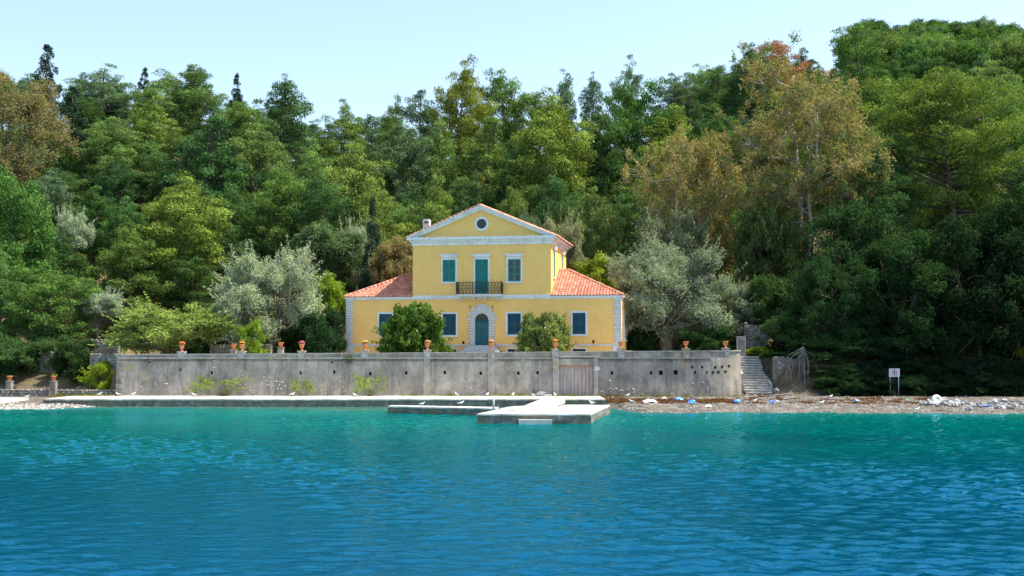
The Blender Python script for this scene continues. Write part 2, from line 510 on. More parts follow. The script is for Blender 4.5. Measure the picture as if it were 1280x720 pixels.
# ------------------------------------------------------------------ sea
m, nt, out = new_mat('sea_water')
p = geo_pos(nt)
sx = N(nt, 'ShaderNodeSeparateXYZ')
nt.links.new(p, sx.inputs[0])
pn = geo_pos(nt, (0.5, 1.0, 1.0))
wob = N(nt, 'ShaderNodeMath', operation='MULTIPLY_ADD')
nt.links.new(noise(nt, 0.05, 5, 0.55, pn), wob.inputs[0])
wob.inputs[1].default_value = 34.0
nt.links.new(sx.outputs[1], wob.inputs[2])
mr = N(nt, 'ShaderNodeMapRange')
mr.inputs['From Min'].default_value = 38.0
mr.inputs['From Max'].default_value = 115.0
nt.links.new(wob.outputs[0], mr.inputs['Value'])
c = ramp(nt, mr.outputs[0], [(0.0, (0.0001, 0.044, 0.094)), (0.25, (0.0001, 0.053, 0.090)), (0.45, (0.0001, 0.070, 0.080)), (0.64, (0.0002, 0.098, 0.092)), (0.80, (0.0006, 0.132, 0.110)), (0.92, (0.012, 0.160, 0.118)), (1.0, (0.09, 0.17, 0.11))])
patch = ramp(nt, noise(nt, 0.045, 4, 0.5, geo_pos(nt, (0.45, 1.0, 1.0))), [(0.54, (0, 0, 0)), (0.66, (0.55, 0.55, 0.55))])
c = mix(nt, patch, c, (0.0005, 0.036, 0.056))
d = N(nt, 'ShaderNodeBsdfDiffuse')
nt.links.new(c, d.inputs[0])
gl = N(nt, 'ShaderNodeBsdfGlossy')
gl.inputs['Roughness'].default_value = 0.02
gl.inputs['Color'].default_value = (0.26, 0.74, 1.0, 1)
bn2 = N(nt, 'ShaderNodeBump'); bn2.inputs['Strength'].default_value = 1.0; bn2.inputs['Distance'].default_value = 0.025
nt.links.new(noise(nt, 5.0, 3, 0.6, geo_pos(nt, (0.6, 1.0, 1.0)), 0.4), bn2.inputs['Height'])
nt.links.new(bn2.outputs[0], gl.inputs['Normal'])
fr = N(nt, 'ShaderNodeFresnel'); fr.inputs['IOR'].default_value = 1.33
nt.links.new(bn2.outputs[0], fr.inputs['Normal'])
fm = N(nt, 'ShaderNodeMath', operation='MULTIPLY'); fm.inputs[1].default_value = 0.9
nt.links.new(fr.outputs[0], fm.inputs[0])
ms = N(nt, 'ShaderNodeMixShader')
nt.links.new(fm.outputs[0], ms.inputs[0])
nt.links.new(d.outputs[0], ms.inputs[1])
nt.links.new(gl.outputs[0], ms.inputs[2])
nt.links.new(ms.outputs[0], out.inputs[0])
M['sea'] = m
# choppy ripples are real relief near the camera, a flat sheet far away
wx = np.concatenate([[-1500, -600, -250, -120, -70], np.arange(-50, 48, 0.16), [70, 110, 250, 600, 1500]])
wyv = [-400.0, -100.0, -20.0, 5.0, 12.0]
yy = 16.0
while yy < 100:
    wyv.append(yy)
    yy += 0.085 + 0.0024 * (yy - 16)
wyv = np.array(wyv + [104.0, 115.0, 130.0])
SX, SY = np.meshgrid(wx, wyv)
SZ = np.zeros_like(SX)
gw_ = np.random.default_rng(77)
for i in range(64):
    lam = 0.26 * (1.5 / 0.26) ** gw_.uniform(0, 1) ** 1.1
    th = gw_.normal(0.25, 1.0)               # the breeze comes off the sea
    kx, ky = 2 * math.pi / lam * math.sin(th), 2 * math.pi / lam * math.cos(th)
    amp = 0.0062 * lam ** 0.95
    bend = 0.6 * np.sin(SX * gw_.uniform(.08, .3) + gw_.uniform(0, 6)) + 0.6 * np.sin(SY * gw_.uniform(.08, .3) + gw_.uniform(0, 6))
    s_ = np.sin(kx * SX + ky * SY + gw_.uniform(0, 6.28) + bend * 1.6)
    SZ += amp * (s_ + 0.35 * s_ * s_)
gust = 0.72 + 0.35 * np.sin(SX * .11 + SY * .05 + 1.0) * np.sin(SY * .13 - SX * .03) + 0.2 * np.sin(SX * .31 + SY * .23)
SZ *= np.clip(gust, .3, 1.3) * (1 - sstep(84, 97, SY) * .5)
ok = (SX > -51) & (SX < 49) & (SY > 15)
SZ[~ok] = 0
nxs, nys = len(wx), len(wyv)
ii = np.arange(nxs * nys).reshape(nys, nxs)
qs = np.stack([ii[:-1, :-1], ii[:-1, 1:], ii[1:, 1:], ii[1:, :-1]], -1).reshape(-1, 4)
sea = link(bpy.data.objects.new('sea', fast_mesh('sea', np.stack([SX, SY, SZ], -1).reshape(-1, 3), qs, 'sea', smooth=True)))
tag(sea, 'turquoise sea water in front of the quay', 'sea', kind='structure')

# ------------------------------------------------------------------ villa
V = empty('villa', (HO[0], HO[1], 0), HR)
tag(V, 'two storey yellow villa with white pediment and red tiled side wings', 'house')
ZB = 3.45
xl, xr = atH(433, 400)[0], atH(776, 400)[0]
ul, ur = atH(516, 330)[0], atH(688.7, 330)[0]
ZE = 9.62                                    # eaves of the wings
ZC = atH(602, 306)[1]                        # underside of the upper cornice
ZCT = atH(602, 296)[1]
ZP = atH(601, 257)[1]
XC = (ul + ur) / 2
DEP = 11.0
def rect(px0, px1, py0, py1):
    a, t = atH(px0, py0)
    b_, bt = atH(px1, py1)
    return [a, b_, bt, t]
low = [rect(474, 490.4, 392.4, 418.8), rect(553.6, 570, 392.4, 418.8), rect(634.5, 651, 391.8, 418.2), rect(715.6, 732, 391, 417.6)]
base_w = [[r[0], r[1], 3.75, atH(600, 436.2)[1]] for r in low]
up = [rect(553.5, 569.3, 324.8, 352.2), rect(635, 651, 324, 351.8)]
bal = rect(594, 610, 324.3, 367.0)
dr = rect(593.8, 611, 392, 431.6)
dcx, dw = (dr[0] + dr[1]) / 2, (dr[1] - dr[0]) / 2
spring = dr[3] - dw
vent = [rect(577.6, 580.6, 426.6, 430.2), rect(740.2, 743.2, 425.2, 429.2)]
# lower walls
mb = MB()
wall_open(mb, xl, xr, ZB, ZE, low + base_w + [[dr[0], dr[1], dr[2], spring]] + vent + [[dr[0], dr[1], spring, dr[3] + 0.001]], 0.28)
# arch spandrels that close the square opening down to the round arch
seg = 12
for sgn in (-1, 1):
    for k in range(seg // 2):
        a0, a1 = math.pi / 2 * k / (seg // 2), math.pi / 2 * (k + 1) / (seg // 2)
        p0 = (dcx + sgn * dw * math.cos(a0), spring + dw * math.sin(a0))
        p1 = (dcx + sgn * dw * math.cos(a1), spring + dw * math.sin(a1))
        mb.add([(p0[0], 0, p0[1]), (p1[0], 0, p1[1]), (p1[0], 0, dr[3] + 0.001), (p0[0], 0, dr[3] + 0.001), (p0[0], .28, p0[1]), (p1[0], .28, p1[1])],
               [(0, 1, 2, 3) if sgn < 0 else (3, 2, 1, 0), (0, 4, 5, 1)])
mb.box(xl, xl + 0.02, 0.001, DEP, ZB, ZE)
mb.box(xl, xr, DEP - 0.02, DEP, ZB, ZE)
# right flank with two tall windows, turned to +x
sidew = [[2.6, 3.55, 5.6, 8.25], [6.0, 6.95, 5.6, 8.25]]
sb = MB(); wall_open(sb, 0, DEP, ZB, ZE, sidew, 0.25)
mb.add([(xr - y, x, z) for x, y, z in sb.v], sb.f)
mb.build('wall', 'stucco', V)
# upper walls
mb = MB()
wall_open(mb, ul, ur, ZE - 0.2, ZC + 0.3, up + [bal], 0.24)
mb.box(ul, ul + 0.02, 0.001, DEP, ZE - 0.2, ZC + 0.3)
mb.box(ul, ur, DEP - 0.02, DEP, ZE - 0.2, ZC + 0.3)
sideu = [[1.7, 2.6, 11.55, 13.9], [7.6, 8.5, 11.55, 13.9]]
sb = MB(); wall_open(sb, 0, DEP, ZE - 0.2, ZC + 0.3, sideu, 0.22)
mb.add([(ur - y, x, z) for x, y, z in sb.v], sb.f)
mb.build('upper_wall', 'stucco', V)
# pediment with its round window
rcx, rcz = atH(602, 279.8)
ro = 6.6 / 1500 * 116
mb = MB()
hw = (ur - ul) / 2 + 0.35
n = 24
ring = [(rcx + ro * math.cos(2 * math.pi * k / n), rcz + ro * math.sin(2 * math.pi * k / n)) for k in range(n)]
def tri_edge(ang):
    c_, s_ = math.cos(ang), math.sin(ang)
    best = 1e9
    A, B, T = (XC - hw, ZCT - 0.1), (XC + hw, ZCT - 0.1), (XC, ZP - 0.1)
    for (x0, z0), (x1, z1) in ((A, B), (B, T), (T, A)):
        dx, dz = x1 - x0, z1 - z0
        den = c_ * dz - s_ * dx
        if abs(den) < 1e-9: continue
        t = ((x0 - rcx) * dz - (z0 - rcz) * dx) / den
        u = ((x0 - rcx) * s_ - (z0 - rcz) * c_) / den
        if t > 0 and -1e-6 <= u <= 1 + 1e-6: best = min(best, t)
    return best
angs = sorted({2 * math.pi * k / n for k in range(n)} | {math.atan2(q[1] - rcz, q[0] - rcx) % (2 * math.pi) for q in ((XC - hw, ZCT - 0.1), (XC + hw, ZCT - 0.1), (XC, ZP - 0.1))})
inner = [(rcx + ro * math.cos(a), rcz + ro * math.sin(a)) for a in angs]
outer = [(rcx + tri_edge(a) * math.cos(a), rcz + tri_edge(a) * math.sin(a)) for a in angs]
for i in range(len(angs)):
    j = (i + 1) % len(angs)
    mb.add([(inner[i][0], 0, inner[i][1]), (outer[i][0], 0, outer[i][1]), (outer[j][0], 0, outer[j][1]), (inner[j][0], 0, inner[j][1]),
            (inner[i][0], 0.2, inner[i][1]), (inner[j][0], 0.2, inner[j][1])], [(0, 1, 2, 3), (0, 3, 5, 4)])
mb.build('pediment', 'stucco', V)
def ring_mesh(r0, r1, y0, y1, n=28):
    q = MB()
    vs = []
    for r, y in ((r0, y0), (r1, y0), (r1, y1), (r0, y1)):
        vs += [(r * math.cos(2 * math.pi * k / n), y, r * math.sin(2 * math.pi * k / n)) for k in range(n)]
    fs = []
    for b_ in range(4):
        for k in range(n):
            k2 = (k + 1) % n
            c2 = (b_ + 1) % 4
            fs.append((b_ * n + k, b_ * n + k2, c2 * n + k2, c2 * n + k))
    return q.add(vs, fs)
rw = ring_mesh(ro * 0.93, ro * 1.32, -0.06, 0.05).build('round_window', 'trim', V, (rcx, 0, rcz))
q = MB(); q.add([(ro * math.cos(2 * math.pi * k / n), 0.16, ro * math.sin(2 * math.pi * k / n)) for k in range(n)], [tuple(range(n))])
q.build('pane', 'glass', rw)
q = MB(); q.box(-0.02, 0.02, 0.10, 0.15, -ro, ro); q.box(-ro, -0.021, 0.10, 0.15, -0.02, 0.02); q.box(0.021, ro, 0.10, 0.15, -0.02, 0.02)
q.build('glazing_bar', 'iron', rw)
# horizontal cornice in three steps, with returns along the flanks
mb = MB()
h1 = (ZCT - ZC)
mb.box(ul - 0.10, ur + 0.10, -0.10, DEP + 0.1, ZC, ZC + h1 * 0.42)
mb.build('frieze_band', 'trim', V)
mb = MB()
mb.box(ul - 0.28, ur + 0.28, -0.28, DEP + 0.28, ZC + h1 * 0.42, ZC + h1 * 0.66)
mb.build('cornice_bed', 'trim', V)
mb = MB()
mb.box(ul - 0.52, ur + 0.52, -0.52, DEP + 0.52, ZC + h1 * 0.66, ZCT)
mb.build('cornice', 'cornice', V)
# raking cornices
def rake(sgn):
    x_e = XC + sgn * ((ur - ul) / 2 + 0.62)
    d = Vector((XC - x_e, 0, ZP - ZCT))
    nrm = Vector((-d.z, 0, d.x)).normalized() * (1 if sgn < 0 else -1)
    if nrm.z < 0: nrm = -nrm
    for y0, y1, t0, t1, nm, mt in ((-0.34, 0.0, -0.40, -0.17, 'raking_moulding', 'trim'), (-0.56, 0.0, -0.168, 0.0, 'raking_cornice', 'trim')):
        q = MB()
        a = Vector((x_e, 0, ZCT)); b_ = Vector((XC, 0, ZP))
        va, vb = a + nrm * t0, a + nrm * t1
        # mitre on the centre line
        def cut(v0):
            k = (XC - v0.x) / d.x
            return v0 + d * k
        vc, vd = cut(vb), cut(va)
        if va.z < ZCT + 0.003:
            k = (ZCT + 0.003 - va.z) / d.z
            va = va + d * k
        poly = [(va.x, va.z), (vd.x, vd.z), (vc.x, vc.z), (vb.x, vb.z)]
        if sgn > 0: poly = poly[::-1]
        q.prism(poly, y0, y1)
        q.build(nm, mt, V)
rake(-1); rake(1)

# roofs of round tiles
def tile_roof(name, O, S, T, width, tmax, parent, pitch_lift=0.045):
    """O corner on the eave, S unit along the eave, T unit up the slope, tmax(s) slope length above s"""
    O, S, T = Vector(O), Vector(S), Vector(T)
    Nn = S.cross(T).normalized()
    sp, course = 0.30, 0.42
    vs, fs, ti = [], [], []
    k = 0
    s0 = 0.0
    while s0 < width - 0.02:
        s1 = min(s0 + sp, width)
        tm = min(tmax(s0 + 0.02), tmax(s1 - 0.02)) if tmax(s0 + 0.02) * tmax(s1 - 0.02) > 0 else 0
        tm = max(tm, (tmax(s0 + 0.02) + tmax(s1 - 0.02)) / 2)
        t0 = 0.0
        while t0 < tm - 0.05:
            t1 = min(t0 + course, tm)
            b_ = len(vs)
            prof = [(0.0, 0.0), (0.2, 0.015), (0.5, 0.105), (0.8, 0.015), (1.0, 0.0)]
            j = rnd.uniform(-0.008, 0.008)
            for t, lift in ((t0, pitch_lift), (t1, 0.0)):
                for u, h in prof:
                    vs.append(O + S * (s0 + (s1 - s0) * u + j) + T * t + Nn * (h + lift))
            n_ = len(prof)
            tv = min(1, max(0, rnd.gauss(0.5, 0.24)))
            for i in range(n_ - 1):
                fs.append((b_ + i, b_ + i + 1, b_ + n_ + i + 1, b_ + n_ + i)); ti.append(tv)
            b2 = len(vs)                    # front lip of the tile
            for u, h in prof:
                vs.append(O + S * (s0 + (s1 - s0) * u + j) + T * t0 + Nn * (h + pitch_lift - 0.05))
            for i in range(n_ - 1):
                fs.append((b2 + i, b2 + i + 1, b_ + i + 1, b_ + i)); ti.append(tv)
            t0 = t1
        s0 = s1
        k += 1
    me = fast_mesh(name, np.array([tuple(v) for v in vs]), np.array(fs), 'tile', np.array(ti))
    o = link(bpy.data.objects.new(name, me), parent)
    o['kind'] = 'stuff'
    return o
def ridge_tiles(a, b_, parent, r=0.13):
    a, b_ = Vector(a), Vector(b_)
    n_ = max(1, int((b_ - a).length / 0.45))
    q = MB()
    for i in range(n_):
        p0, p1 = a.lerp(b_, i / n_), a.lerp(b_, (i + 1.08) / n_)
        q.tube([p0, p1], [r * 1.1, r * 0.92], 7)
    me = q.mesh('ridge_tiles', 'tile')
    at_ = me.attributes.new('tint', 'FLOAT', 'FACE')
    at_.data.foreach_set('value', [0.45 + 0.35 * math.sin(i // 9 * 2.1) for i in range(len(me.polygons))])
    o = link(bpy.data.objects.new('ridge_tiles', me), parent)
    o['kind'] = 'stuff'
OV = 0.22
rise = atH(516, 341, 5.5)[1] - ZE
half = DEP / 2 + OV
sl = math.hypot(half, rise)
Tn = (0, half / sl, rise / sl)
def wing(sgn):
    e = (xl - OV) if sgn < 0 else (xr + OV)
    inn = ul if sgn < 0 else ur
    w = abs(inn - e)
    rf = empty('wing_roof', (0, 0, 0), 0, V)
    ex = min(half, w)
    tm = (lambda s: sl * min(1.0, s / half)) if sgn < 0 else (lambda s: sl * min(1.0, (w - s) / half))
    ox = e if sgn < 0 else inn
    tile_roof('tile_field', (ox, -OV, ZE + 0.05), (1, 0, 0), Tn, w, tm, rf)
    tile_roof('tile_field', (ox + w, DEP + OV, ZE + 0.05), (-1, 0, 0), (0, -half / sl, rise / sl), w, (lambda s: tm(w - s)), rf)
    # end slope
    wd = DEP + 2 * OV
    tme = lambda s: sl * min(s, wd - s) / half
    if sgn > 0:
        tile_roof('tile_field', (e, -OV, ZE + 0.05), (0, 1, 0), (-half / sl, 0, rise / sl), wd, tme, rf)
    else:
        tile_roof('tile_field', (e, DEP + OV, ZE + 0.05), (0, -1, 0), (half / sl, 0, rise / sl), wd, tme, rf)
    zt = ZE + 0.10
    apex = (e - sgn * half, DEP / 2, zt + rise)
    ridge_tiles((e, -OV, zt), apex, rf)
    ridge_tiles((e, DEP + OV, zt), apex, rf)
    ridge_tiles(apex, (inn + sgn * 0.05, DEP / 2, zt + rise), rf)
    q = MB(); q.box(min(e, inn) + 0.0, max(e, inn), -OV + 0.02, DEP + OV - 0.02, ZE - 0.06, ZE + 0.045)
    q.build('soffit', 'trim', rf)
wing(-1); wing(1)
# main gable roof
mr_ = empty('main_roof', (0, 0, 0), 0, V)
eo = 0.66
slm = math.hypot((ur - ul) / 2 + eo, ZP - ZCT + 0.09)
for sgn in (-1, 1):
    ex_ = XC + sgn * ((ur - ul) / 2 + eo)
    T_ = Vector((XC - ex_, 0, ZP - ZCT + 0.09)) / slm
    if sgn > 0:
        tile_roof('tile_field', (ex_, -0.62, ZCT - 0.07), (0, 1, 0), T_, DEP + 1.2, lambda s: slm, mr_, 0.03)
    else:
        tile_roof('tile_field', (ex_, DEP + 0.58, ZCT - 0.07), (0, -1, 0), T_, DEP + 1.2, lambda s: slm, mr_, 0.03)
ridge_tiles((XC, -0.5, ZP + 0.03), (XC, DEP + 0.5, ZP + 0.03), mr_, 0.10)
# chimney, far back on the left slope
cxp, czp = atH(533.5, 288, 9.0)
ct = atH(533.5, 274.5, 9.0)[1]
q = MB(); q.box(cxp - .33, cxp + .33, 8.65, 9.35, czp - 1.0, ct - 0.45)
ch = q.build('chimney', speckle_mat('chimney_render', (0.62, 0.52, 0.45), (0.72, 0.64, 0.58), 3), mr_)
q = MB(); q.box(cxp - .33, cxp - .23, 8.65, 9.35, ct - .45, ct - .2); q.box(cxp + .23, cxp + .33, 8.65, 9.35, ct - .45, ct - .2)
q.prism([(cxp - .38, ct - .2), (cxp + .38, ct - .2), (cxp + .25, ct), (cxp - .25, ct)], 8.6, 9.4)
q.build('chimney_cap', 'trim', ch)
# string courses
zs_, zt_ = atH(600, 374)[1], ZE
q = MB()
q.box(xl - 0.08, xr + 0.08, -0.10, -0.002, zs_, zs_ + 0.26)
q.box(xl - 0.14, xr + 0.14, -0.17, -0.002, zs_ + 0.262, ZE - 0.065)
q.box(xr + 0.002, xr + 0.10, 0.0, DEP, zs_, ZE - 0.065)
q.box(ul + 0.05, ur - 0.0, -0.16, -0.003, ZE - 0.06, ZE + 0.16)
q.build('eaves_band', 'trim', V)
zpl = atH(600, 431.4)[1]
for a, b_ in ((xl + 0.75, atH(585, 431)[0]), (atH(620, 431)[0], xr - 0.75)):
    MB().box(a, b_, -0.07, -0.002, zpl - 0.09, zpl + 0.09).build('plinth_band', 'quoin', V)
# quoins
qh = (zs_ - zpl) / 17
me_l = MB().bevbox(0, 0.78, -0.07, 0.0, 0.012, qh - 0.012, 0.025).mesh('quoin', 'quoin')
me_s = MB().bevbox(0, 0.60, -0.07, 0.0, 0.012, qh - 0.012, 0.025).mesh('quoin', 'quoin')
for k in range(17):
    me = me_l if k % 2 == 0 else me_s
    inst('quoin', me, V, (xl - 0.05, -0.002, zpl + k * qh))
    w = 0.78 if k % 2 == 0 else 0.60
    inst('quoin', me, V, (xr + 0.05 - w, -0.002, zpl + k * qh))
    inst('quoin', me, V, (xr + 0.002, -0.0725, zpl + k * qh), (0, 0, R(90)))
for x0, x1 in ((xl - 0.08, xl + 0.8), (xr - 0.8, xr + 0.08)):
    MB().bevbox(x0, x1, -0.10, -0.003, ZB, zpl - 0.02, 0.03).build('quoin_base', 'quoin', V)
# windows
def frame_of(r, parent, w=0.17, sill=True, proud=0.05, mat='trim', name='frame'):
    q = MB()
    q.box(r[0] - w, r[0], -proud, 0.06, r[2] - (w if sill else 0), r[3] + w)
    q.box(r[1], r[1] + w, -proud, 0.06, r[2] - (w if sill else 0), r[3] + w)
    q.box(r[0], r[1], -proud, 0.06, r[3], r[3] + w)
    if sill:
        q.box(r[0], r[1], -proud, 0.06, r[2] - w, r[2])
        q.box(r[0] - w - 0.04, r[1] + w + 0.04, -proud - 0.07, -proud - 0.001, r[2] - w - 0.01, r[2] - w + 0.09)
    return q.build(name, mat, parent)
def leaf_pair(r, parent, mat, y=0.05, gap=0.012, slats=True, tilt=0.0):
    cx = (r[0] + r[1]) / 2
    for i, (a, b_) in enumerate(((r[0] + 0.01, cx - gap / 2), (cx + gap / 2, r[1] - 0.01))):
        w, h = b_ - a, r[3] - r[2] - 0.02
        st = 0.085
        q = MB()
        q.box(0, st, 0, 0.05, 0, h); q.box(w - st, w, 0, 0.05, 0, h)
        midz = h * 0.5
        for z0, z1 in ((0, 0.1), (midz - 0.05, midz + 0.05), (h - 0.1, h)):
            q.box(st, w - st, 0.001, 0.05, z0, z1)
        o = q.build('shutter', mat, parent, (a, y, r[2] + 0.01))
        s = MB()
        for z0, z1 in ((0.1, midz - 0.05), (midz + 0.05, h - 0.1)):
            nn = max(3, int((z1 - z0) / 0.075))
            for k in range(nn):
                z = z0 + (z1 - z0) * (k + 0.5) / nn
                s.add([(st, 0.010, z - 0.042), (w - st, 0.010, z - 0.042), (w - st, 0.045, z + 0.042), (st, 0.045, z + 0.042),
                       (st, 0.022, z - 0.044), (w - st, 0.022, z - 0.044), (w - st, 0.049, z + 0.034), (st, 0.049, z + 0.034)],
                      [(0, 1, 2, 3), (7, 6, 5, 4), (0, 4, 5, 1), (2, 6, 7, 3)])
        s.build('louvre', mat, o)
        hxp = 0 if i == 0 else w
        for zz in (0.22, h - 0.22):
            MB().box(hxp - 0.05, hxp + 0.05, -0.025, -0.002, zz - 0.03, zz + 0.03).build('hinge', 'iron', o)
def backing(r, parent, y=0.235):
    q = MB(); q.add([(r[0], y, r[2]), (r[1], y, r[2]), (r[1], y, r[3]), (r[0], y, r[3])], [(0, 1, 2, 3)])
    q.build('pane', 'glass', parent)
for r in low:
    w_ = empty('window', (0, 0, 0), 0, V)
    frame_of(r, w_); leaf_pair(r, w_, 'blue_shutter', -0.02); backing(r, w_)
for r in base_w:
    w_ = empty('basement_window', (0, 0, 0), 0, V)
    frame_of(r, w_, 0.14, False, 0.045); backing(r, w_, 0.2)
def lintel(r, parent, w=0.17):
    q = MB()
    c0, c1 = r[0] - w - 0.02, r[1] + w + 0.02
    z0 = r[3] + w + 0.003
    q.box(c0, c1, -0.06, -0.002, z0, z0 + 0.20)
    q.prism([(c0 - 0.02, z0 + 0.202), (c1 + 0.02, z0 + 0.202), (c1 + 0.26, z0 + 0.40), (c0 - 0.26, z0 + 0.40)], -0.22, -0.002)
    q.box(c0 - 0.28, c1 + 0.28, -0.25, -0.002, z0 + 0.402, z0 + 0.47)
    q.build('lintel', 'trim', parent)
def casement(r, parent):
    """glazed sashes, two lights wide and three high"""
    cx, h = (r[0] + r[1]) / 2, r[3] - r[2]
    for a, b_ in ((r[0] + .01, cx - .006), (cx + .006, r[1] - .01)):
        sash = empty('sash', (0, 0, 0), 0, parent)
        q = MB()
        q.box(a, a + .10, 0.0, .05, r[2] + .01, r[3] - .01); q.box(b_ - .10, b_, 0.0, .05, r[2] + .01, r[3] - .01)
        for k in range(4):
            z = r[2] + .01 + (h - .13) * k / 3
            q.box(a + .10, b_ - .10, .002, .048, z, z + .11)
        q.build('sash_frame', 'green_shutter', sash)
        for k in range(3):
            z0, z1 = r[2] + .12 + (h - .13) * k / 3, r[2] + .01 + (h - .13) * (k + 1) / 3
            MB().box(a + .10, b_ - .10, .025, .031, z0, z1).build('pane', 'glass', sash)
for k, r in enumerate(up):
    w_ = empty('window', (0, 0, 0), 0, V)
    frame_of(r, w_, 0.15); lintel(r, w_, 0.05); backing(r, w_)
    if k == 0: leaf_pair(r, w_, 'green_shutter', -0.02)
    else: casement(r, w_)
# balcony door and balcony
bd = empty('balcony_door', (0, 0, 0), 0, V)
frame_of(bal, bd, 0.15, False); lintel(bal, bd, 0.05); leaf_pair(bal, bd, 'green_shutter', -0.02); backing(bal, bd)
b0, b1 = atH(573.5, 368)[0], atH(628.8, 368)[0]
bz = atH(600, 368.2)[1]
BD = 0.95
bc = empty('balcony', (0, 0, 0), 0, V)
q = MB(); q.box(b0 - 0.05, b1 + 0.05, -BD - 0.05, -0.175, bz - 0.17, bz); q.box(b0 + 0.03, b1 - 0.03, -BD + 0.03, -0.175, bz - 0.25, bz - 0.172)
q.build('slab', 'quoin', bc)
for t in (0.08, 0.37, 0.63, 0.92):
    x = b0 + (b1 - b0) * t
    MB().prism([(0, 0), (0.62, 0.30), (0.62, 0.42), (0, 0.42)], -0.09, 0.09).build('bracket', 'quoin', bc, (x, -0.178, bz - 0.68), R(-90))
ht = atH(600, 353.2)[1] - bz
q = MB()
for (x0, y0), (x1, y1) in (((b0, -BD), (b1, -BD)), ((b0, -BD), (b0, -0.03)), ((b1, -BD), (b1, -0.03))):
    for z in (0.06, ht * 0.5, ht - 0.03):
        q.tube([(x0, y0, bz + z), (x1, y1, bz + z)], 0.022 if z < ht - 0.1 else 0.032, 4)
    L = math.hypot(x1 - x0, y1 - y0)
    nn = max(2, int(round(L / 0.30)))
    for k in range(nn + 1):
        x, y = x0 + (x1 - x0) * k / nn, y0 + (y1 - y0) * k / nn
        q.tube([(x, y, bz), (x, y, bz + ht)], 0.016 if k % 5 else 0.028, 4)
    for k in range(nn):                       # crossed bars and small rings of the wrought iron
        xa, ya = x0 + (x1 - x0) * k / nn, y0 + (y1 - y0) * k / nn
        xb, yb = x0 + (x1 - x0) * (k + 1) / nn, y0 + (y1 - y0) * (k + 1) / nn
        q.tube([(xa, ya, bz + 0.06), (xb, yb, bz + ht - 0.05)], 0.013, 3)
        q.tube([(xb, yb, bz + 0.06), (xa, ya, bz + ht - 0.05)], 0.013, 3)
        cx, cy = (xa + xb) / 2, (ya + yb) / 2
        ux, uy = (x1 - x0) / L, (y1 - y0) / L
        for zc in (0.27, 0.73):
            q.tube([(cx + ux * 0.11 * math.cos(a), cy + uy * 0.11 * math.cos(a), bz + ht * zc + 0.15 * math.sin(a)) for a in [i * math.pi / 4 for i in range(9)]], 0.012, 3)
q.build('railing', 'iron', bc)
for x in (b0, b1):
    MB().box(x - 0.05, x + 0.05, -BD - 0.05, -BD + 0.05, bz, bz + ht + 0.05).build('corner_post', 'iron', bc)
# front door with rusticated arch
fd = empty('front_door', (0, 0, 0), 0, V)
q = MB()
arcp = [(dcx + dw * math.cos(a), spring + dw * math.sin(a)) for a in [math.pi * i / 14 for i in range(15)]]
q.prism([(dr[0], spring), (dr[1], spring)] + arcp[1:-1], 0.12, 0.16)
q.build('fanlight', 'glass', fd)
q = MB()
for a in (math.pi * .25, math.pi * .5, math.pi * .75):
    q.tube([(dcx, 0.11, spring + 0.05), (dcx + dw * math.cos(a), 0.11, spring + dw * math.sin(a))], 0.02, 4)
q.box(dr[0], dr[1], 0.08, 0.14, spring - 0.05, spring + 0.04)
q.build('fanlight_bars', 'door', fd)
for a, b_ in ((dr[0] + .005, dcx - .006), (dcx + .006, dr[1] - .005)):
    q = MB(); q.box(0, b_ - a, 0, 0.05, 0, spring - dr[2] - 0.055)
    w, h = b_ - a, spring - dr[2] - 0.055
    for z0, z1 in ((0.12, h * .3), (h * .34, h * .64), (h * .68, h - 0.1)):
        q.box(0.09, w - 0.09, -0.02, -0.001, z0, z1)
    dl = q.build('door_leaf', 'door', fd, (a, 0.10, dr[2]))
MB().box(dcx - 0.06, dcx - 0.03, 0.03, 0.075, dr[2] + 1.05, dr[2] + 1.2).build('handle', 'iron', fd)
so = atH(619.6, 410)[0] - dcx
jn = 9
jh = (spring - dr[2]) / jn
for k in range(jn):
    w = so - dw + (0.0 if k % 2 else -0.16)
    for sgn in (-1, 1):
        x0 = dcx + (dw if sgn > 0 else -dw - w)
        MB().bevbox(x0, x0 + w, -0.11, -0.001, dr[2] + k * jh + 0.012, dr[2] + (k + 1) * jh - 0.012, 0.03).build('jamb_stone', 'quoin', fd)
vn = 15
for k in range(vn):
    a0, a1 = math.pi * k / vn + 0.012, math.pi * (k + 1) / vn - 0.012
    ro_ = (atH(603, 378.6)[1] - spring) * (0.93 if k % 2 else 1.0) - (0.22 * abs(math.cos((a0 + a1) / 2)) if k % 2 == 0 else 0.30 * abs(math.cos((a0 + a1) / 2)))
    poly = [(dcx + dw * math.cos(a0), spring + dw * math.sin(a0)), (dcx + ro_ * math.cos(a0), spring + ro_ * math.sin(a0)),
            (dcx + ro_ * math.cos(a1), spring + ro_ * math.sin(a1)), (dcx + dw * math.cos(a1), spring + dw * math.sin(a1))]
    MB().prism(poly, -0.11, -0.001).build('voussoir', 'quoin', fd)
for k, (dx, z0, z1, y) in enumerate(((0.30, dr[2] - .20, dr[2] - .003, .5), (0.55, dr[2] - .42, dr[2] - .203, .9), (0.8, dr[2] - .64, dr[2] - .423, 1.3), (1.05, dr[2] - .9, dr[2] - .643, 1.7), (1.3, ZB, dr[2] - .903, 2.1))):
    MB().box(dcx - so - dx + 0.3, dcx + so + dx - 0.3, -y, -0.12, z0, z1).build('door_step', 'quoin', fd)
for r in vent:
    v_ = MB(); v_.add([(r[0], 0.2, r[2]), (r[1], 0.2, r[2]), (r[1], 0.2, r[3]), (r[0], 0.2, r[3])], [(0, 1, 2, 3)])
    v_.build('vent', 'dark', V)
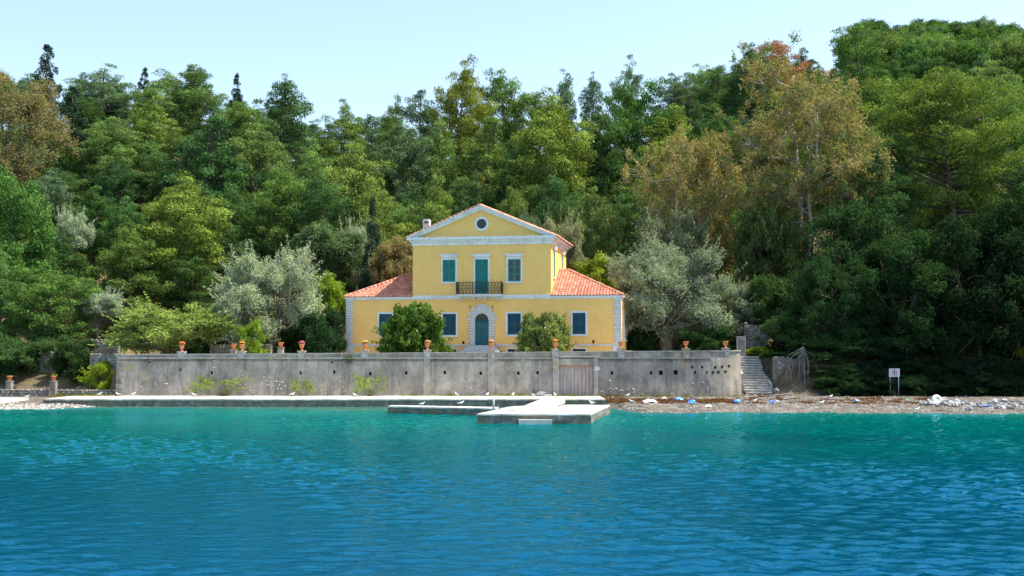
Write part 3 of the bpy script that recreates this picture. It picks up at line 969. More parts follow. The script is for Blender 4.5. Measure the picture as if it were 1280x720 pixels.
for px in (588, 616):                           # iron lamp hooks beside the arch
    x, z = atH(px, 383)
    MB().tube([(x, 0, z), (x, -0.18, z + 0.05), (x, -0.2, z - 0.22)], 0.035, 5).build('lamp_hook', 'iron', V)
# flank windows
for hs, xw, mt in ((sidew, xr, 'blue_shutter'), (sideu, ur, 'green_shutter')):
    for a, b_, c0, c1 in hs:
        w_ = empty('window', (xw, 0, 0), R(90), V)
        frame_of([a, b_, c0, c1], w_, 0.15)
        leaf_pair([a, b_, c0, c1], w_, mt, 0.03)
        backing([a, b_, c0, c1], w_, 0.2)
        if xw == ur: lintel([a, b_, c0, c1], w_, 0.05)
# side steps at the right corner
for k in range(4):
    MB().box(xr + 0.15, xr + 2.4 - k * 0.5, 1.2, 2.6, ZB + k * 0.27, ZB + (k + 1) * 0.27 - 0.003).build('side_step', 'palestone', V)

# ------------------------------------------------------------------ quay, garden wall, jetty
def wp(px, Y=WY):
    return atY(px, 470, Y)[0]
WL, WR = wp(148), wp(888)
def wtop(x):                                  # the coping sinks a little to the left
    t = (x - WL) / (WR - WL)
    return 4.22 + 0.33 * max(0, min(1.2, t))
QF = 97.7
q = MB()
prof_x = np.arange(-36.5, 9.6, 0.5)
# quay: body of rough stone with a pale concrete top sheet
bx0, bx1 = wp(56, 98), 7.6
quay = empty('quay', (0, 0, 0))
tag(quay, 'long low stone quay with a bleached concrete top below the garden wall', 'quay', kind='structure')
q = MB()
nq = 120
tops = []
for i in range(nq + 1):
    x = bx0 + (bx1 - bx0) * i / nq
    yy = QF + rnd.uniform(-.05, .05)
    tops.append((x, yy))
    q.v += [(x, yy - 0.25 + rnd.uniform(-.05, .05), -2.5), (x, yy + rnd.uniform(-.05, .05), 0.1), (x, yy + rnd.uniform(-.03, .03), 0.33), (x, yy, 0.52)]
for i in range(nq):
    for k in range(3):
        q.f.append((i * 4 + k, (i + 1) * 4 + k, (i + 1) * 4 + k + 1, i * 4 + k + 1)); q.sm.append(False)
q.build('stone_face', 'wetstone', quay)
k = 0
while k < nq:                                  # cast bay by bay, with open joints
    e = min(nq, k + rnd.choice([7, 8, 9]))
    run = [(x, y - 0.06 + rnd.uniform(-.03, .03)) for x, y in tops[k:e + 1]]
    run[0] = (run[0][0] + .02, run[0][1]); run[-1] = (run[-1][0] - .02, run[-1][1])
    MB().slab(run + [(run[-1][0], WY + 0.1), (run[0][0], WY + 0.1)], 0.522, 0.62 + rnd.uniform(-.012, .012)).build('concrete_slab', 'concrete', quay)
    k = e

gw = empty('garden_wall', (0, 0, 0))
tag(gw, 'long grey plastered retaining wall in front of the yellow villa', 'wall')
def hole(px, py, w=3, h=4):
    x, z = atY(px, py, WY)[0], atY(px, py, WY)[2]
    a = w / 1500 * WY / 2; b_ = h / 1500 * WY / 2
    return [x - a, x + a, z - b_, z + b_]
holes = [hole(*h) for h in ((265, 466), (418, 465), (463, 467), (508, 466), (556, 465.5), (601, 466.5), (648, 466.5), (672, 466), (765, 466), (813.5, 466),
         (376, 466, 2.5, 4), (187, 452.3, 3.6, 2.6), (415, 452.3, 3.6, 2.6), (653.5, 450.3, 3.6, 3), (819, 450, 4.5, 2.4),
         (826, 466, 5, 5.5), (844.5, 465.5, 5, 5.5), (226, 462, 2, 3), (865, 459, 2.6, 3.2), (877.5, 459, 2.6, 3.2), (868.5, 465.6, 2.6, 3.2), (883.5, 465.6, 2.4, 3))]
gx0, gx1 = wp(699), wp(741.5)
gzt = atY(720, 456.5, WY)[2]
WT = 3.95
mb = MB()
gate_hole = [gx0, gx1, 0.0, gzt]
wall_open(mb, WL, WR, 0.0, WT - 0.36, holes + [gate_hole], 0.35)
wall_open(mb, WL, WR, WT - 0.36, WT, [], 0.3)
# flanks: left end with a splay, right end curving back towards the stairs
lx = [(WL, 0.0), (WL - 0.35, 0.5), (WL - 0.35, 6.0)]
for (xa, ya), (xb, yb) in zip(lx[:-1], lx[1:]):
    mb.add([(xb, yb, 0), (xa, ya, 0), (xa, ya, WT), (xb, yb, WT)], [(0, 1, 2, 3)])
curve = [(WR + 3.0 * math.sin(a) , 1.75 * (1 - math.cos(a))) for a in [math.pi / 2 * i / 8 for i in range(9)]] + [(WR + 3.15, 4.5), (WR + 3.1, 8)]
holes_r = []
for (xa, ya), (xb, yb) in zip(curve[:-1], curve[1:]):
    mb.add([(xa, ya, 0), (xb, yb, 0), (xb, yb, WT), (xa, ya, WT)], [(0, 1, 2, 3)])
# batter: the wall leans back as it rises
mb.v = [(x, y + WY - 0.30 * (1 - z / WT) * (1 if y < 0.3 else 0.4), z) for x, y, z in mb.v]
mb.build('wall_face', 'plaster', gw)
for h in holes:
    z = (h[2] + h[3]) / 2
    y = WY - 0.30 * (1 - z / WT) + 0.34
    q = MB(); q.add([(h[0] - .02, y, h[2] - .02), (h[1] + .02, y, h[2] - .02), (h[1] + .02, y, h[3] + .02), (h[0] - .02, y, h[3] + .02)], [(0, 1, 2, 3)])
    q.build('drain_hole', 'dark', gw)
for px, py in ((893, 459), (902, 458.5), (911, 457.5), (890, 465.5), (897, 465), (906, 464.5)):      # put-log holes on the curve
    x, z = atY(px, py, WY + 0.4)[0], atY(px, py, WY + 0.4)[2]
    s_ = min(0.999, max(0, (x - WR) / 3.0))
    a = math.asin(s_)
    y = WY + 1.75 * (1 - math.cos(a)) - 0.30 * (1 - z / WT)
    MB().box(-0.1, 0.1, -0.012, 0.1, -0.12, 0.12).build('drain_hole', 'dark', gw, (x, y, z), math.atan2(1.75 * math.sin(a), 3.0 * math.cos(a) + 1e-3))
# ledge, parapet and coping in runs between the piers
piers = [227, 302, 377, 456, 534, 614, 694, 776, 857.5, 908]
def parapet(xa, xb, ya=0.0, yb=0.0):
    ta, tb = wtop(xa), wtop(xb)
    L = math.hypot(xb - xa, yb - ya)
    ang = math.atan2(yb - ya, xb - xa)
    q = MB()
    q.add([(0, 0.06, WT), (L, 0.06, WT), (L, 0.06, tb - .09), (0, 0.06, ta - .09), (0, 0.42, WT), (L, 0.42, WT), (L, 0.42, tb - .09), (0, 0.42, ta - .09)],
          [(0, 1, 2, 3), (5, 4, 7, 6), (4, 0, 3, 7), (1, 5, 6, 2), (3, 2, 6, 7)])
    q.build('parapet', 'plaster', gw, (xa, WY + ya, 0), ang)
    q = MB()
    n_ = max(1, int(L / 1.3))
    for i in range(n_):
        a, b_ = L * i / n_ + 0.006, L * (i + 1) / n_ - 0.006
        za = ta + (tb - ta) * i / n_ + rnd.uniform(-.012, .012); zb = ta + (tb - ta) * (i + 1) / n_ + rnd.uniform(-.012, .012)
        e = rnd.uniform(-.015, .015)
        q.add([(a, -0.02 + e, za - .088), (b_, -0.02 + e, zb - .088), (b_, -0.02 + e, zb), (a, -0.02 + e, za), (a, 0.5, za - .088), (b_, 0.5, zb - .088), (b_, 0.5, zb), (a, 0.5, za)],
              [(0, 1, 2, 3), (5, 4, 7, 6), (4, 0, 3, 7), (1, 5, 6, 2), (3, 2, 6, 7), (0, 4, 5, 1)])
    q.build('coping', 'coping', gw, (xa, WY + ya, 0), ang)
px_w = [atY(p_, 440, WY + 0.2)[0] for p_ in piers]
edges = [WL - 0.3] + [x for p_ in px_w[:-1] for x in (p_ - 0.30, p_ + 0.30)] + [WR]
for a, b_ in zip(edges[::2], edges[1::2]):
    if b_ - a > 0.2: parapet(a, b_)
cpts = [(WR, 0.0)] + curve[3:9:2] + [curve[-2]]
for (xa, ya), (xb, yb) in zip(cpts[:3], cpts[1:4]):
    parapet(xa, xb, ya, yb)
q = MB(); q.box(WL - 0.1, WR, WY - 0.10, WY + 0.05, WT - 0.1, WT + 0.004)
q.build('ledge', 'coping', gw)
for i, x in enumerate(px_w):
    y0 = WY - 0.04 if i < 9 else WY + 0.30
    t = wtop(x) + 0.12
    q = MB(); q.box(x - .29, x + .29, y0, y0 + .6, WT + 0.006, t); q.box(x - .34, x + .34, y0 - .05, y0 + .65, t + .002, t + .10)
    q.build('pier', 'coping', gw)
# shallow buttress strips under some piers
for i in (4, 5):
    x = px_w[i]
    q = MB(); q.add([(x - .28, WY - .37, 0), (x + .28, WY - .37, 0), (x + .28, WY - .07, WT - .1), (x - .28, WY - .07, WT - .1), (x - .28, WY, 0), (x + .28, WY, 0), (x + .28, WY + .1, WT - .1), (x - .28, WY + .1, WT - .1)],
          [(0, 1, 2, 3), (4, 0, 3, 7), (1, 5, 6, 2)])
    q.build('buttress_strip', 'plaster', gw)
# patches of another render, and the corner stones at the left end
def wy(z): return WY - 0.30 * (1 - z / WT)
def patch_(px0, px1, py0, py1, mat):
    a, b_ = wp(px0), wp(px1); c0, c1 = atY(0, py1, WY)[2], atY(0, py0, WY)[2]
    n_ = 10
    cx, cz = (a + b_) / 2, (c0 + c1) / 2
    pl = []
    for k in range(n_ * 2):
        t = 2 * math.pi * k / (n_ * 2)
        r_ = 1 / max(abs(math.cos(t)), abs(math.sin(t))) * rnd.uniform(0.78, 1.0)
        pl.append((cx + (b_ - a) / 2 * r_ * math.cos(t), cz + (c1 - c0) / 2 * r_ * math.sin(t)))
    q = MB(); q.prism(pl, -0.02, 0.03)
    q.v = [(x, y + wy(z), z) for x, y, z in q.v]
    q.build('render_patch', mat, gw)
patch_(153, 169, 455, 463, 'ochrepatch'); patch_(178, 184, 464, 476, 'ochrepatch'); patch_(849, 859, 452.5, 460, 'plaque')
for k in range(13):
    z = 0.62 + k * 0.255
    MB().bevbox(WL - 0.06 - (0.1 if k % 2 else 0), WL + (0.32 if k % 2 else 0.48), -0.05, 0.02, 0, 0.235, 0.03).build('corner_stone', 'rubble', gw, (0, wy(z + .12), z))
# bare stones where the plaster has fallen: small and many, joined
q = MB()
for cx, cy, rx, ry, n_ in ((273, 459, 5, 6, 14), (305, 468, 7, 7, 14), (300, 483, 9, 7, 22), (345, 480, 17, 9, 60), (425, 474, 10, 7, 16), (418, 488, 9, 4, 14), (312, 488, 8, 4, 12), (400, 490, 20, 3, 18), (790, 489, 20, 3, 26), (760, 490, 16, 3, 20), (700, 486, 40, 8, 22), (560, 482, 70, 10, 34), (200, 484, 30, 8, 16), (860, 485, 30, 8, 18), (650, 470, 80, 16, 20)):
    for _ in range(n_):
        px, py = rnd.gauss(cx, rx * .6), rnd.gauss(cy, ry * .6)
        py = min(492.5, max(450, py))
        if 690 < px < 750: continue
        p_ = atY(px, py, WY)
        q.rock((p_[0], wy(p_[2]) - 0.0, p_[2]), rnd.uniform(0.035, 0.12) * rnd.uniform(.6, 1.2), rnd.random(), 0.6)
o = q.build('bare_stone', 'wallstone', gw); o['kind'] = 'stuff'
# gate
gt = empty('garden_gate', ((gx0 + gx1) / 2, WY, 0))
tag(gt, 'silvered wooden plank gate in the grey garden wall', 'gate')
gxc = (gx0 + gx1) / 2
npk = 9
pw = (gx1 - gx0) / npk
for k in range(npk):
    h = gzt - 0.66 - rnd.uniform(0, .05)
    MB().bevbox(0.012, pw - 0.012, rnd.uniform(-.012, .012), 0.05, 0, h, 0.012).build('plank', 'oldwood', gt, (gx0 + k * pw - gxc, 0.02, 0.64))
for za, zb, ya, yb in ((1.1, 1.25, .075, .14), (2.6, 2.75, .075, .14), (.6, gzt, .145, .16)):
    MB().box(gx0 - gxc, gx1 - gxc, ya, yb, za, zb).build('rail', 'oldwood', gt)
MB().box(gx0 - gxc + .01, gx1 - gxc - .01, -0.03, 0.014, gzt - .13, gzt - .01).build('top_rail', speckle_mat('red_oxide_rail', (0.42, 0.2, 0.13), (0.5, 0.28, 0.2), 3), gt)
for a, b_ in ((wp(691), gx0 - .02), (gx1 + .02, wp(747.5))):
    MB().box(a - gxc, b_ - gxc, -0.34, 0.1, 0.6, WT - 0.02).build('pilaster', 'coping', gt)
MB().box(gx0 - gxc - .018, gx1 - gxc + .018, -0.30, 0.0, gzt + .0, WT - 0.12).build('gate_head', 'plaster', gt)
MB().box(wp(690) - gxc, wp(750) - gxc, -0.42, 0.04, WT + 0.01, WT + 0.12).build('gate_cornice', 'concrete', gt)
MB().box(gx1 + 0.1 - gxc, gx1 + 0.55 - gxc, -0.36, -0.342, gzt - .45, gzt - .12).build('name_plate', 'palestone', gt)

# jetty platform, its arm and the ramp up to the quay
dvx, dvy = math.sin(R(10)), math.cos(R(10))     # the jetty runs out square to the villa
def stone_block(name, poly, z0, z1, parent, top='concrete', face='wetstone', seg=0.9):
    """slab with a ragged stone skirt and a pale top sheet"""
    pts = []
    for i in range(len(poly)):
        a, b_ = Vector(poly[i]), Vector(poly[(i + 1) % len(poly)])
        n_ = max(1, int((b_ - a).length / seg))
        for k in range(n_):
            pts.append(tuple(a.lerp(b_, k / n_) + Vector((rnd.uniform(-.05, .05), rnd.uniform(-.05, .05)))))
    n_ = len(pts)
    q = MB()
    lev = [z0, -0.05, (z1 - 0.1) * .5, z1 - 0.1]
    for j, z in enumerate(lev):
        q.v += [(x + rnd.uniform(-.06, .06), y + rnd.uniform(-.06, .06), z) for x, y in pts]
    for j in range(3):
        for i in range(n_):
            q.f.append((j * n_ + i, j * n_ + (i + 1) % n_, (j + 1) * n_ + (i + 1) % n_, (j + 1) * n_ + i)); q.sm.append(False)
    q.build('stone_face', face, parent)
    MB().slab(pts, z1 - 0.1, z1).build('concrete_top', top, parent)
jt = empty('stone_jetty', (0, 0, 0))
tag(jt, 'low stone jetty platform with bleached top reaching out from the quay', 'jetty')
A = atZ(595, 517.5, 0.62); B = atZ(738, 518, 0.62); Cc = atZ(763, 506, 0.62); D = atZ(628, 509, 0.62)
stone_block('platform', [(A[0], A[1]), (B[0], B[1]), (Cc[0], Cc[1]), (Cc[0] - 4.6, Cc[1] + .2), (D[0] + .6, D[1] + 1.2)], -2.5, 0.62, jt)
# landing step let into the front
p0, p1 = atZ(648, 521, 0.3), atZ(688, 521, 0.3)
MB().box(p0[0], p1[0], A[1] - 0.75, A[1] - 0.08, -1.0, 0.30).build('landing_step', 'concrete', jt)
p2, p3 = atZ(668, 506.3, 0.63), atZ(684, 498.5, 0.63)
q = MB(); q.slab([(p2[0] - .7, p2[1] - 1.0), (p2[0] + .8, p2[1] - 1.0), (p3[0] + 1.5, QF + 0.3), (p3[0] - .4, QF + 0.3)], 0.3, 0.66)
q.build('ramp_kerb', 'concrete', jt)
for px, py, h in ((617, 505, .75),):
    p_ = atZ(px, py + 5.5, 0.62)
    MB().lathe([(0.07, 0), (0.07, h), (0.05, h + .06)], 8, (p_[0], p_[1], 0.62)).build('mooring_post', 'whiteplastic', jt)
for k, (px, py) in enumerate(((640, 513), (668, 512), (700, 512.5), (716, 509), (654, 515.5), (690, 515))):
    p_ = atZ(px, py, 0.62)
    q = MB(); q.slab([(p_[0] + .32 * rnd.uniform(.6, 1.3) * math.cos(t), p_[1] + .5 * rnd.uniform(.6, 1.3) * math.sin(t)) for t in [i * math.pi / 4 for i in range(8)]], .621, .628)
    q.build('stain', 'wetstone', jt)
ja = empty('jetty_arm', (0, 0, 0))
tag(ja, 'narrow stone arm of the jetty lying parallel to the quay', 'jetty')
a0, a1 = atZ(484, 507.6, 0.55), atZ(622, 510.5, 0.55)
stone_block('arm', [(a0[0], a0[1]), (a1[0], a1[1]), (a1[0], a1[1] + 2.0), (a0[0] + .2, a0[1] + 1.5)], -2.5, 0.55, ja)

# terrace before the villa, pale gravel added to bounce sunlight onto the facade
TE = [(WL + .1, WY + .47), (WR, WY + .47), (WR + 1.6, WY + 1.2), (19.2, 112.5), (19.2, 124), (WL + .1, 124)]
tag(MB().slab(TE, 3.3, 3.508).build('terrace', speckle_mat('terrace_bounce_gravel', (0.42, 0.37, 0.29), (0.56, 0.51, 0.42), 1.2, 0.95, 16, 0.5, 0.03)), 'unseen terrace behind the parapet, pale gravel added to bounce light', 'terrace', kind='structure')

# stone walls and steps about the place
def rubble_wall(name, x0, y0, x1, y1, z0, z1, label, th=0.55, zr=None, cap=True, size=0.34):
    """every stone that faces the sea is a stone of its own, on a mortar core"""
    o = empty(name, (x0, y0, z0), math.atan2(y1 - y0, x1 - x0))
    tag(o, label, 'wall')
    L, H_ = math.hypot(x1 - x0, y1 - y0), z1 - z0
    zr = zr if zr is not None else H_
    q = MB(); q.add([(0, .06, -.6), (L, .06, -.6), (L, .06, zr - .05), (0, .06, H_ - .05), (0, th, -.6), (L, th, -.6), (L, th, zr - .05), (0, th, H_ - .05)],
                    [(0, 1, 2, 3), (5, 4, 7, 6), (4, 0, 3, 7), (1, 5, 6, 2), (3, 2, 6, 7)])
    q.build('mortar_core', 'rubble', o)
    protos = [MB().rock((0, 0, 0), 0.5, 100 + k, 0.62).mesh('stone', 'rubble' if k % 5 else 'wallstone') for k in range(5)]
    z = 0.0
    row = 0
    while z < max(H_, zr) - 0.05:
        x = -rnd.uniform(0, size)
        h = size * rnd.uniform(.55, .8)
        while x < L:
            w = size * rnd.uniform(.8, 1.6)
            top = H_ + (zr - H_) * max(0, min(1, x / L))
            if z < top - 0.05:
                s_ = inst('stone', rnd.choice(protos), o, (min(max(x + w / 2, w * .4), L - w * .3), .10, z + h / 2), (0, rnd.uniform(-.1, .1), 0), (w * 1.02, .34, h * 1.55))
            x += w
        z += h
    return o

HIDDEN_FILL = {4, 17, 19, 23, 26, 34, 36, 40, 41, 43, 45, 47, 49, 52, 53, 54, 56, 58, 60, 61, 66, 68, 73, 76, 78, 81, 82, 83, 86, 87, 92, 93, 94, 98, 101, 104, 108, 111, 115, 116, 125, 126, 128, 129, 130, 132, 133, 136, 139, 143, 149, 152, 156, 159, 167, 168, 175, 178, 180, 181, 186}
HIDDEN_RIDGE = {3, 9, 11, 12, 15, 16, 17, 18, 19, 20, 21, 24, 27, 28, 29, 39, 43, 48, 49, 55, 59}

# ------------------------------------------------------------------ foliage
def unit(a):
    return a / np.maximum(np.linalg.norm(a, axis=-1, keepdims=True), 1e-9)
def leaf_quads(pos, nrm, size, aspect=2.2, g=rng, spread=0.8):
    """one small folded leaf quad per position"""
    n_ = len(pos)
    nv = unit(nrm + g.normal(0, spread, (n_, 3)))
    a = unit(np.cross(nv, g.normal(0, 1, (n_, 3))))
    b_ = np.cross(nv, a)
    L = (size * g.uniform(0.7, 1.35, (n_, 1)))
    W = L / aspect
    v = np.stack([pos - a * L * .5, pos + b_ * W * .5 + nv * W * .12, pos + a * L * .5, pos - b_ * W * .5 + nv * W * .12], 1)
    return v.reshape(-1, 3), np.arange(n_ * 4).reshape(-1, 4)
def clump_cloud(centers, radii, per, size, flat=0.6, aspect=2.2, g=rng, down=0.45, spread=0.8, tvar=0.28, drop=0.0, inner=0.55, spike=0.0):
    """clumps of leaves: centers (n,3), radii (n,)"""
    n_ = len(centers)
    cnt = np.maximum(8, (per * (radii / radii.mean()) ** 2)).astype(int)
    ci = np.repeat(np.arange(n_), cnt)
    d = unit(g.normal(0, 1, (len(ci), 3)))
    lowm = (d[:, 2] < -0.1) & (g.uniform(0, 1, len(ci)) > down)
    d[lowm, 2] *= -1
    r = g.uniform(inner, 1.08, len(ci)) ** 0.8
    # uneven outline of each clump
    w = unit(g.normal(0, 1, (n_, 3)))[ci]
    r = r * (1 + 0.28 * np.sin(5 * (d * w).sum(1) + ci * 1.7))
    off = d * (r * radii[ci])[:, None]
    off[:, 2] *= flat
    if drop:
        off[:, 2] -= drop * (off[:, :2] ** 2).sum(1) / radii[ci]
    pos = centers[ci] + off
    nrm = unit(d + np.array([0, 0, 0.45]))
    if spike:
        m_ = g.uniform(0, 1, len(ci)) < spike
        nrm[m_] = unit(np.cross(d[m_], g.normal(0, 1, (m_.sum(), 3))) + .25 * nrm[m_])
    v, f = leaf_quads(pos, nrm, size, aspect, g, spread)
    base = g.normal(0.5, tvar * .75, n_)
    tint = np.clip(base[ci] + g.normal(0, tvar * .6, len(ci)), 0, 1)
    return v, f, tint
PROTO = {}
def trunk_poly(g, H, bend, n=7, top=0.94):
    pts = []
    ph, ph2 = g.uniform(0, 6.28, 2)
    for i in range(n):
        t = i / (n - 1)
        pts.append(np.array([bend * math.sin(ph + t * 3.2) * t, bend * math.sin(ph2 + t * 2.7) * t, H * top * t]))
    return pts
def along(pts, t):
    x = t * (len(pts) - 1)
    i = min(int(x), len(pts) - 2)
    return pts[i] * (1 - (x - i)) + pts[i + 1] * (x - i)
def store(name, H, Wd, mb, bark, v, f, tint, leaf):
    if name.startswith('gum') or name.startswith('oak'):
        H = float(np.percentile(v[:, 2], 99.8)); Wd = 2 * float(np.percentile(np.abs(v[:, 0]), 98))
    PROTO[name] = dict(H=H, W=Wd, trunk=mb.mesh('trunk', bark), crown=fast_mesh('crown', v, f, leaf, tint))
def make_pine(name, seed, H=17.0, Rr=4.6, t0=0.26, nb=46, shape='dome', per=150, crad=(0.75, 1.35), leaf=0.34, flat=0.55, bend=0.7, thick=0.26, gap=0.0):
    g = np.random.default_rng(seed)
    mb = MB()
    tp = trunk_poly(g, H, bend)
    mb.tube(tp, [thick * (1 - 0.82 * i / 6) for i in range(7)], 7)
    cs, rs = [], []
    az = g.uniform(0, 6.28)
    lob = g.uniform(0, 6.28, 3)
    for i in range(nb):
        t = t0 + (1 - t0) * ((i + g.uniform(0, .9)) / nb)
        u = (t - t0) / (1 - t0)
        az += 2.4 + g.normal(0, .35)
        if shape == 'round':
            pr = (1 - abs((u - 0.34) / 0.68) ** 2.2) ** 0.7 if u > 0.34 else 0.74 + 0.26 * u / 0.34
        elif shape == 'dome':
            pr = (max(0, 1 - u) / .8) ** 0.66 if u > 0.2 else 0.72 + 1.4 * u
        elif shape == 'cone':
            pr = 1.0 * (1 - u) ** 0.62 + 0.14
        elif shape == 'umbrella':
            pr = math.sqrt(max(0, 1 - (max(0, u - .30) / .72) ** 2)) if u > .30 else 0.8
        else:                                  # ragged
            pr = (0.45 + 0.55 * math.sin(math.pi * min(1, u + .12))) * (1.0 if u < .8 else (1 - u) / .2 * .6 + .4)
        pr = max(pr, 0.1) * (1 + 0.20 * math.sin(2 * az + lob[0]) + 0.16 * math.sin(3 * az + lob[1] + 5 * u))
        L = Rr * pr * g.uniform(.72, 1.12)
        if g.uniform() < gap: continue
        el = (0.14 + 0.42 * u + g.normal(0, .14)) if shape != 'cone' else (0.02 + 0.25 * u + g.normal(0, .1))
        p0 = along(tp, t * 0.93)
        dv = np.array([math.cos(az), math.sin(az), el])
        p1 = p0 + dv * L + np.array([0, 0, 0.08 * L])
        pm = (p0 + p1) / 2 - np.array([0, 0, 0.05 * L])
        th = thick * 0.34 * (1 - .7 * u)
        mb.tube([p0, pm, p1], [th, th * .6, th * .22], 4)
        nc = 1 + int(L / 1.25)
        for k in range(nc):
            s_ = 0.38 + 0.62 * (k + g.uniform(.1, .9)) / nc
            q = p0 + (p1 - p0) * s_ + np.array([g.normal(0, .35), g.normal(0, .35), g.normal(0.12, .22)])
            cs.append(q); rs.append(g.uniform(*crad) * (0.78 + .22 * pr))
            if L > 2.2 and g.uniform() < .6:
                side = np.cross(dv, [0, 0, 1]) * g.choice([-1, 1]) * g.uniform(.5, 1.3)
                cs.append(q + side); rs.append(g.uniform(*crad) * .85)
    for k_ in range(6):
        cs.append(tp[-1] + np.array([g.normal(0, .45), g.normal(0, .45), g.uniform(-2.2, .4)])); rs.append(g.uniform(*crad) * .72)
    v, f, ti = clump_cloud(np.array(cs), np.array(rs), per, leaf, flat, 3.0, g, spike=.3, tvar=.34, spread=.65)
    top = np.array(cs)[:, 2].max() + .5
    store(name, max(H, top), 2 * Rr, mb, 'bark', v, f, ti, 'needle')
for k in range(5):
    make_pine('dome%d' % k, 40 + k, H=17, Rr=4.5 + .2 * (k % 3), nb=54, per=150, crad=(.62, 1.2), flat=.68, leaf=.27, t0=.16 if k % 2 == 0 else .2, shape='dome' if k % 2 == 0 else 'round')
for k in range(2):
    make_pine('cone%d' % k, 60 + k, H=18, Rr=4.3, nb=66, shape='cone', per=120, flat=.55, t0=.2, crad=(.62, 1.15), leaf=.27)
for k in range(3):
    make_pine('ragged%d' % k, 70 + k, H=17, Rr=4.2, nb=38, shape='ragged', per=130, t0=.34, gap=.12, crad=(.6, 1.2), flat=.6, leaf=.27)
for k in range(2):
    make_pine('umbrella%d' % k, 80 + k, H=14, Rr=5.6, nb=60, shape='umbrella', per=120, t0=.22, crad=(.7, 1.1), leaf=.30, flat=.75)
make_pine('bigpine', 90, H=27, Rr=7.6, nb=70, shape='round', per=125, t0=.40, crad=(.8, 1.45), leaf=.28, flat=.66, thick=.6, bend=1.2)
make_pine('bigpine1', 91, H=25, Rr=7.2, nb=70, shape='ragged', per=115, t0=.24, crad=(.75, 1.35), leaf=.28, flat=.6, thick=.5, bend=1.2, gap=.06)
make_pine('farpine', 95, H=12, Rr=5.0, nb=34, shape='umbrella', per=90, t0=.3, crad=(1.0, 1.5), leaf=.5, flat=.7)
def make_cypress(name, seed, H=15, Rr=1.5):
    g = np.random.default_rng(seed)
    mb = MB(); tp = trunk_poly(g, H, .15); mb.tube(tp, [.18 * (1 - .85 * i / 6) for i in range(7)], 6)
    cs, rs = [], []
    for i in range(150):
        t = g.uniform(.08, 1) ** .9
        pr = min(1, (1 - t) * 2.0 + .10) * (0.6 + .4 * min(1, t * 5))
        a = g.uniform(0, 6.28)
        r_ = Rr * pr * math.sqrt(g.uniform(.1, 1.1))
        cs.append(np.array([r_ * math.cos(a), r_ * math.sin(a), H * t])); rs.append(g.uniform(.32, .6) * (1.15 - .75 * t))
    v, f, ti = clump_cloud(np.array(cs), np.array(rs), 95, .24, 1.5, 2.6, g, down=.8)
    store(name, H, 2 * Rr, mb, 'bark', v, f, ti, 'needle')
make_cypress('cypress0', 101); make_cypress('cypress1', 102, 15, 1.9)
def make_broad(name, seed, H=8, Rr=3.6, nl=9, trunk_h=.3, bark='olivebark', leafm='oliveleaf', per=170, leaf=.22, crad=(.55, 1.0), flat=.85, thick=.3, nclump=110, drop=.0, stems=1, aspect=2.6, down=.6, low=0.16, hollow=.5, sprig=0.0):
    """rounded crown of lobes on spreading limbs"""
    g = np.random.default_rng(seed)
    mb = MB()
    th = H * trunk_h
    heads = []
    for s_ in range(stems):
        a = g.uniform(0, 6.28)
        b0 = np.array([.5 * thick * math.cos(a), .5 * thick * math.sin(a), 0]) * (stems > 1) * 3
        b1 = b0 * 1.5 + np.array([g.normal(0, .25), g.normal(0, .25), th])
        mb.tube([b0 - [0, 0, .25], (b0 + b1) / 2 + [g.normal(0, .12), g.normal(0, .12), 0], b1], [thick * 1.15, thick * .85, thick * .75], 7)
        heads.append(b1)
    lobes = []
    for i in range(nl):
        a = 2.4 * i + g.normal(0, .3)
        u = (i + .5) / nl
        rr = Rr * (.30 + .42 * math.sin(math.pi * (u * .8 + .12)))
        c = np.array([rr * math.cos(a), rr * math.sin(a), H * (low + .16 + (.80 - low - .10) * u)])
        lr = Rr * g.uniform(.38, .56) * (1.05 - .3 * u)
        lobes.append((c, lr))
        h0 = heads[i % len(heads)]
        m_ = (h0 + c) / 2 + np.array([g.normal(0, .3), g.normal(0, .3), -.2])
        mb.tube([h0 - [0, 0, .2], m_, c], [thick * .5, thick * .3, thick * .1], 5)
        for _ in range(3):
            e = c + unit(g.normal(0, 1, 3)) * lr * .9
            mb.tube([m_ * .4 + c * .6, e], [thick * .14, thick * .04], 4)
    lobes.append((np.array([0, 0, H * .86 - Rr * .3]), Rr * .45))
    cs, rs = [], []
    for i in range(nclump):
        c, lr = lobes[g.integers(len(lobes))]
        d = unit(g.normal(0, 1, 3))
        if d[2] < -.4: d[2] *= -.5
        q = c + d * lr * g.uniform(hollow, 1.08) * np.array([1, 1, .85])
        if q[2] > H - .2: q[2] = H - .2
        cs.append(q); rs.append(g.uniform(*crad))
    v, f, ti = clump_cloud(np.array(cs), np.array(rs), per, leaf, flat, aspect, g, down=down, drop=drop, inner=.35)
    if sprig:                                  # long loose shoots that break the outline
        c = np.array(cs)
        top = c[np.argsort(-np.linalg.norm(c - np.array([0, 0, H * .4]), axis=1))[:int(len(c) * sprig)]]
        d = unit(top - np.array([0, 0, H * .35])) + g.normal(0, .25, top.shape)
        ps, ns = [], []
        for p_, dd in zip(top, d):
            for k in range(26):
                ps.append(p_ + dd * (0.3 + 1.3 * k / 26 * crad[1]) + g.normal(0, .07, 3)); ns.append(unit(g.normal(0, 1, 3)))
        v2, f2 = leaf_quads(np.array(ps), np.array(ns), leaf, aspect, g)
        f2 = f2 + len(v); v = np.concatenate([v, v2]); f = np.concatenate([f, f2]); ti = np.concatenate([ti, g.uniform(.3, 1, len(ps))])
    store(name, H, 2 * Rr, mb, bark, v, f, ti, leafm)
make_broad('olive0', 201, 8.4, 4.3, 13, .24, per=190, leaf=.19, nclump=290, low=.0, sprig=.3, thick=.34, flat=1.0, crad=(.4, .8))
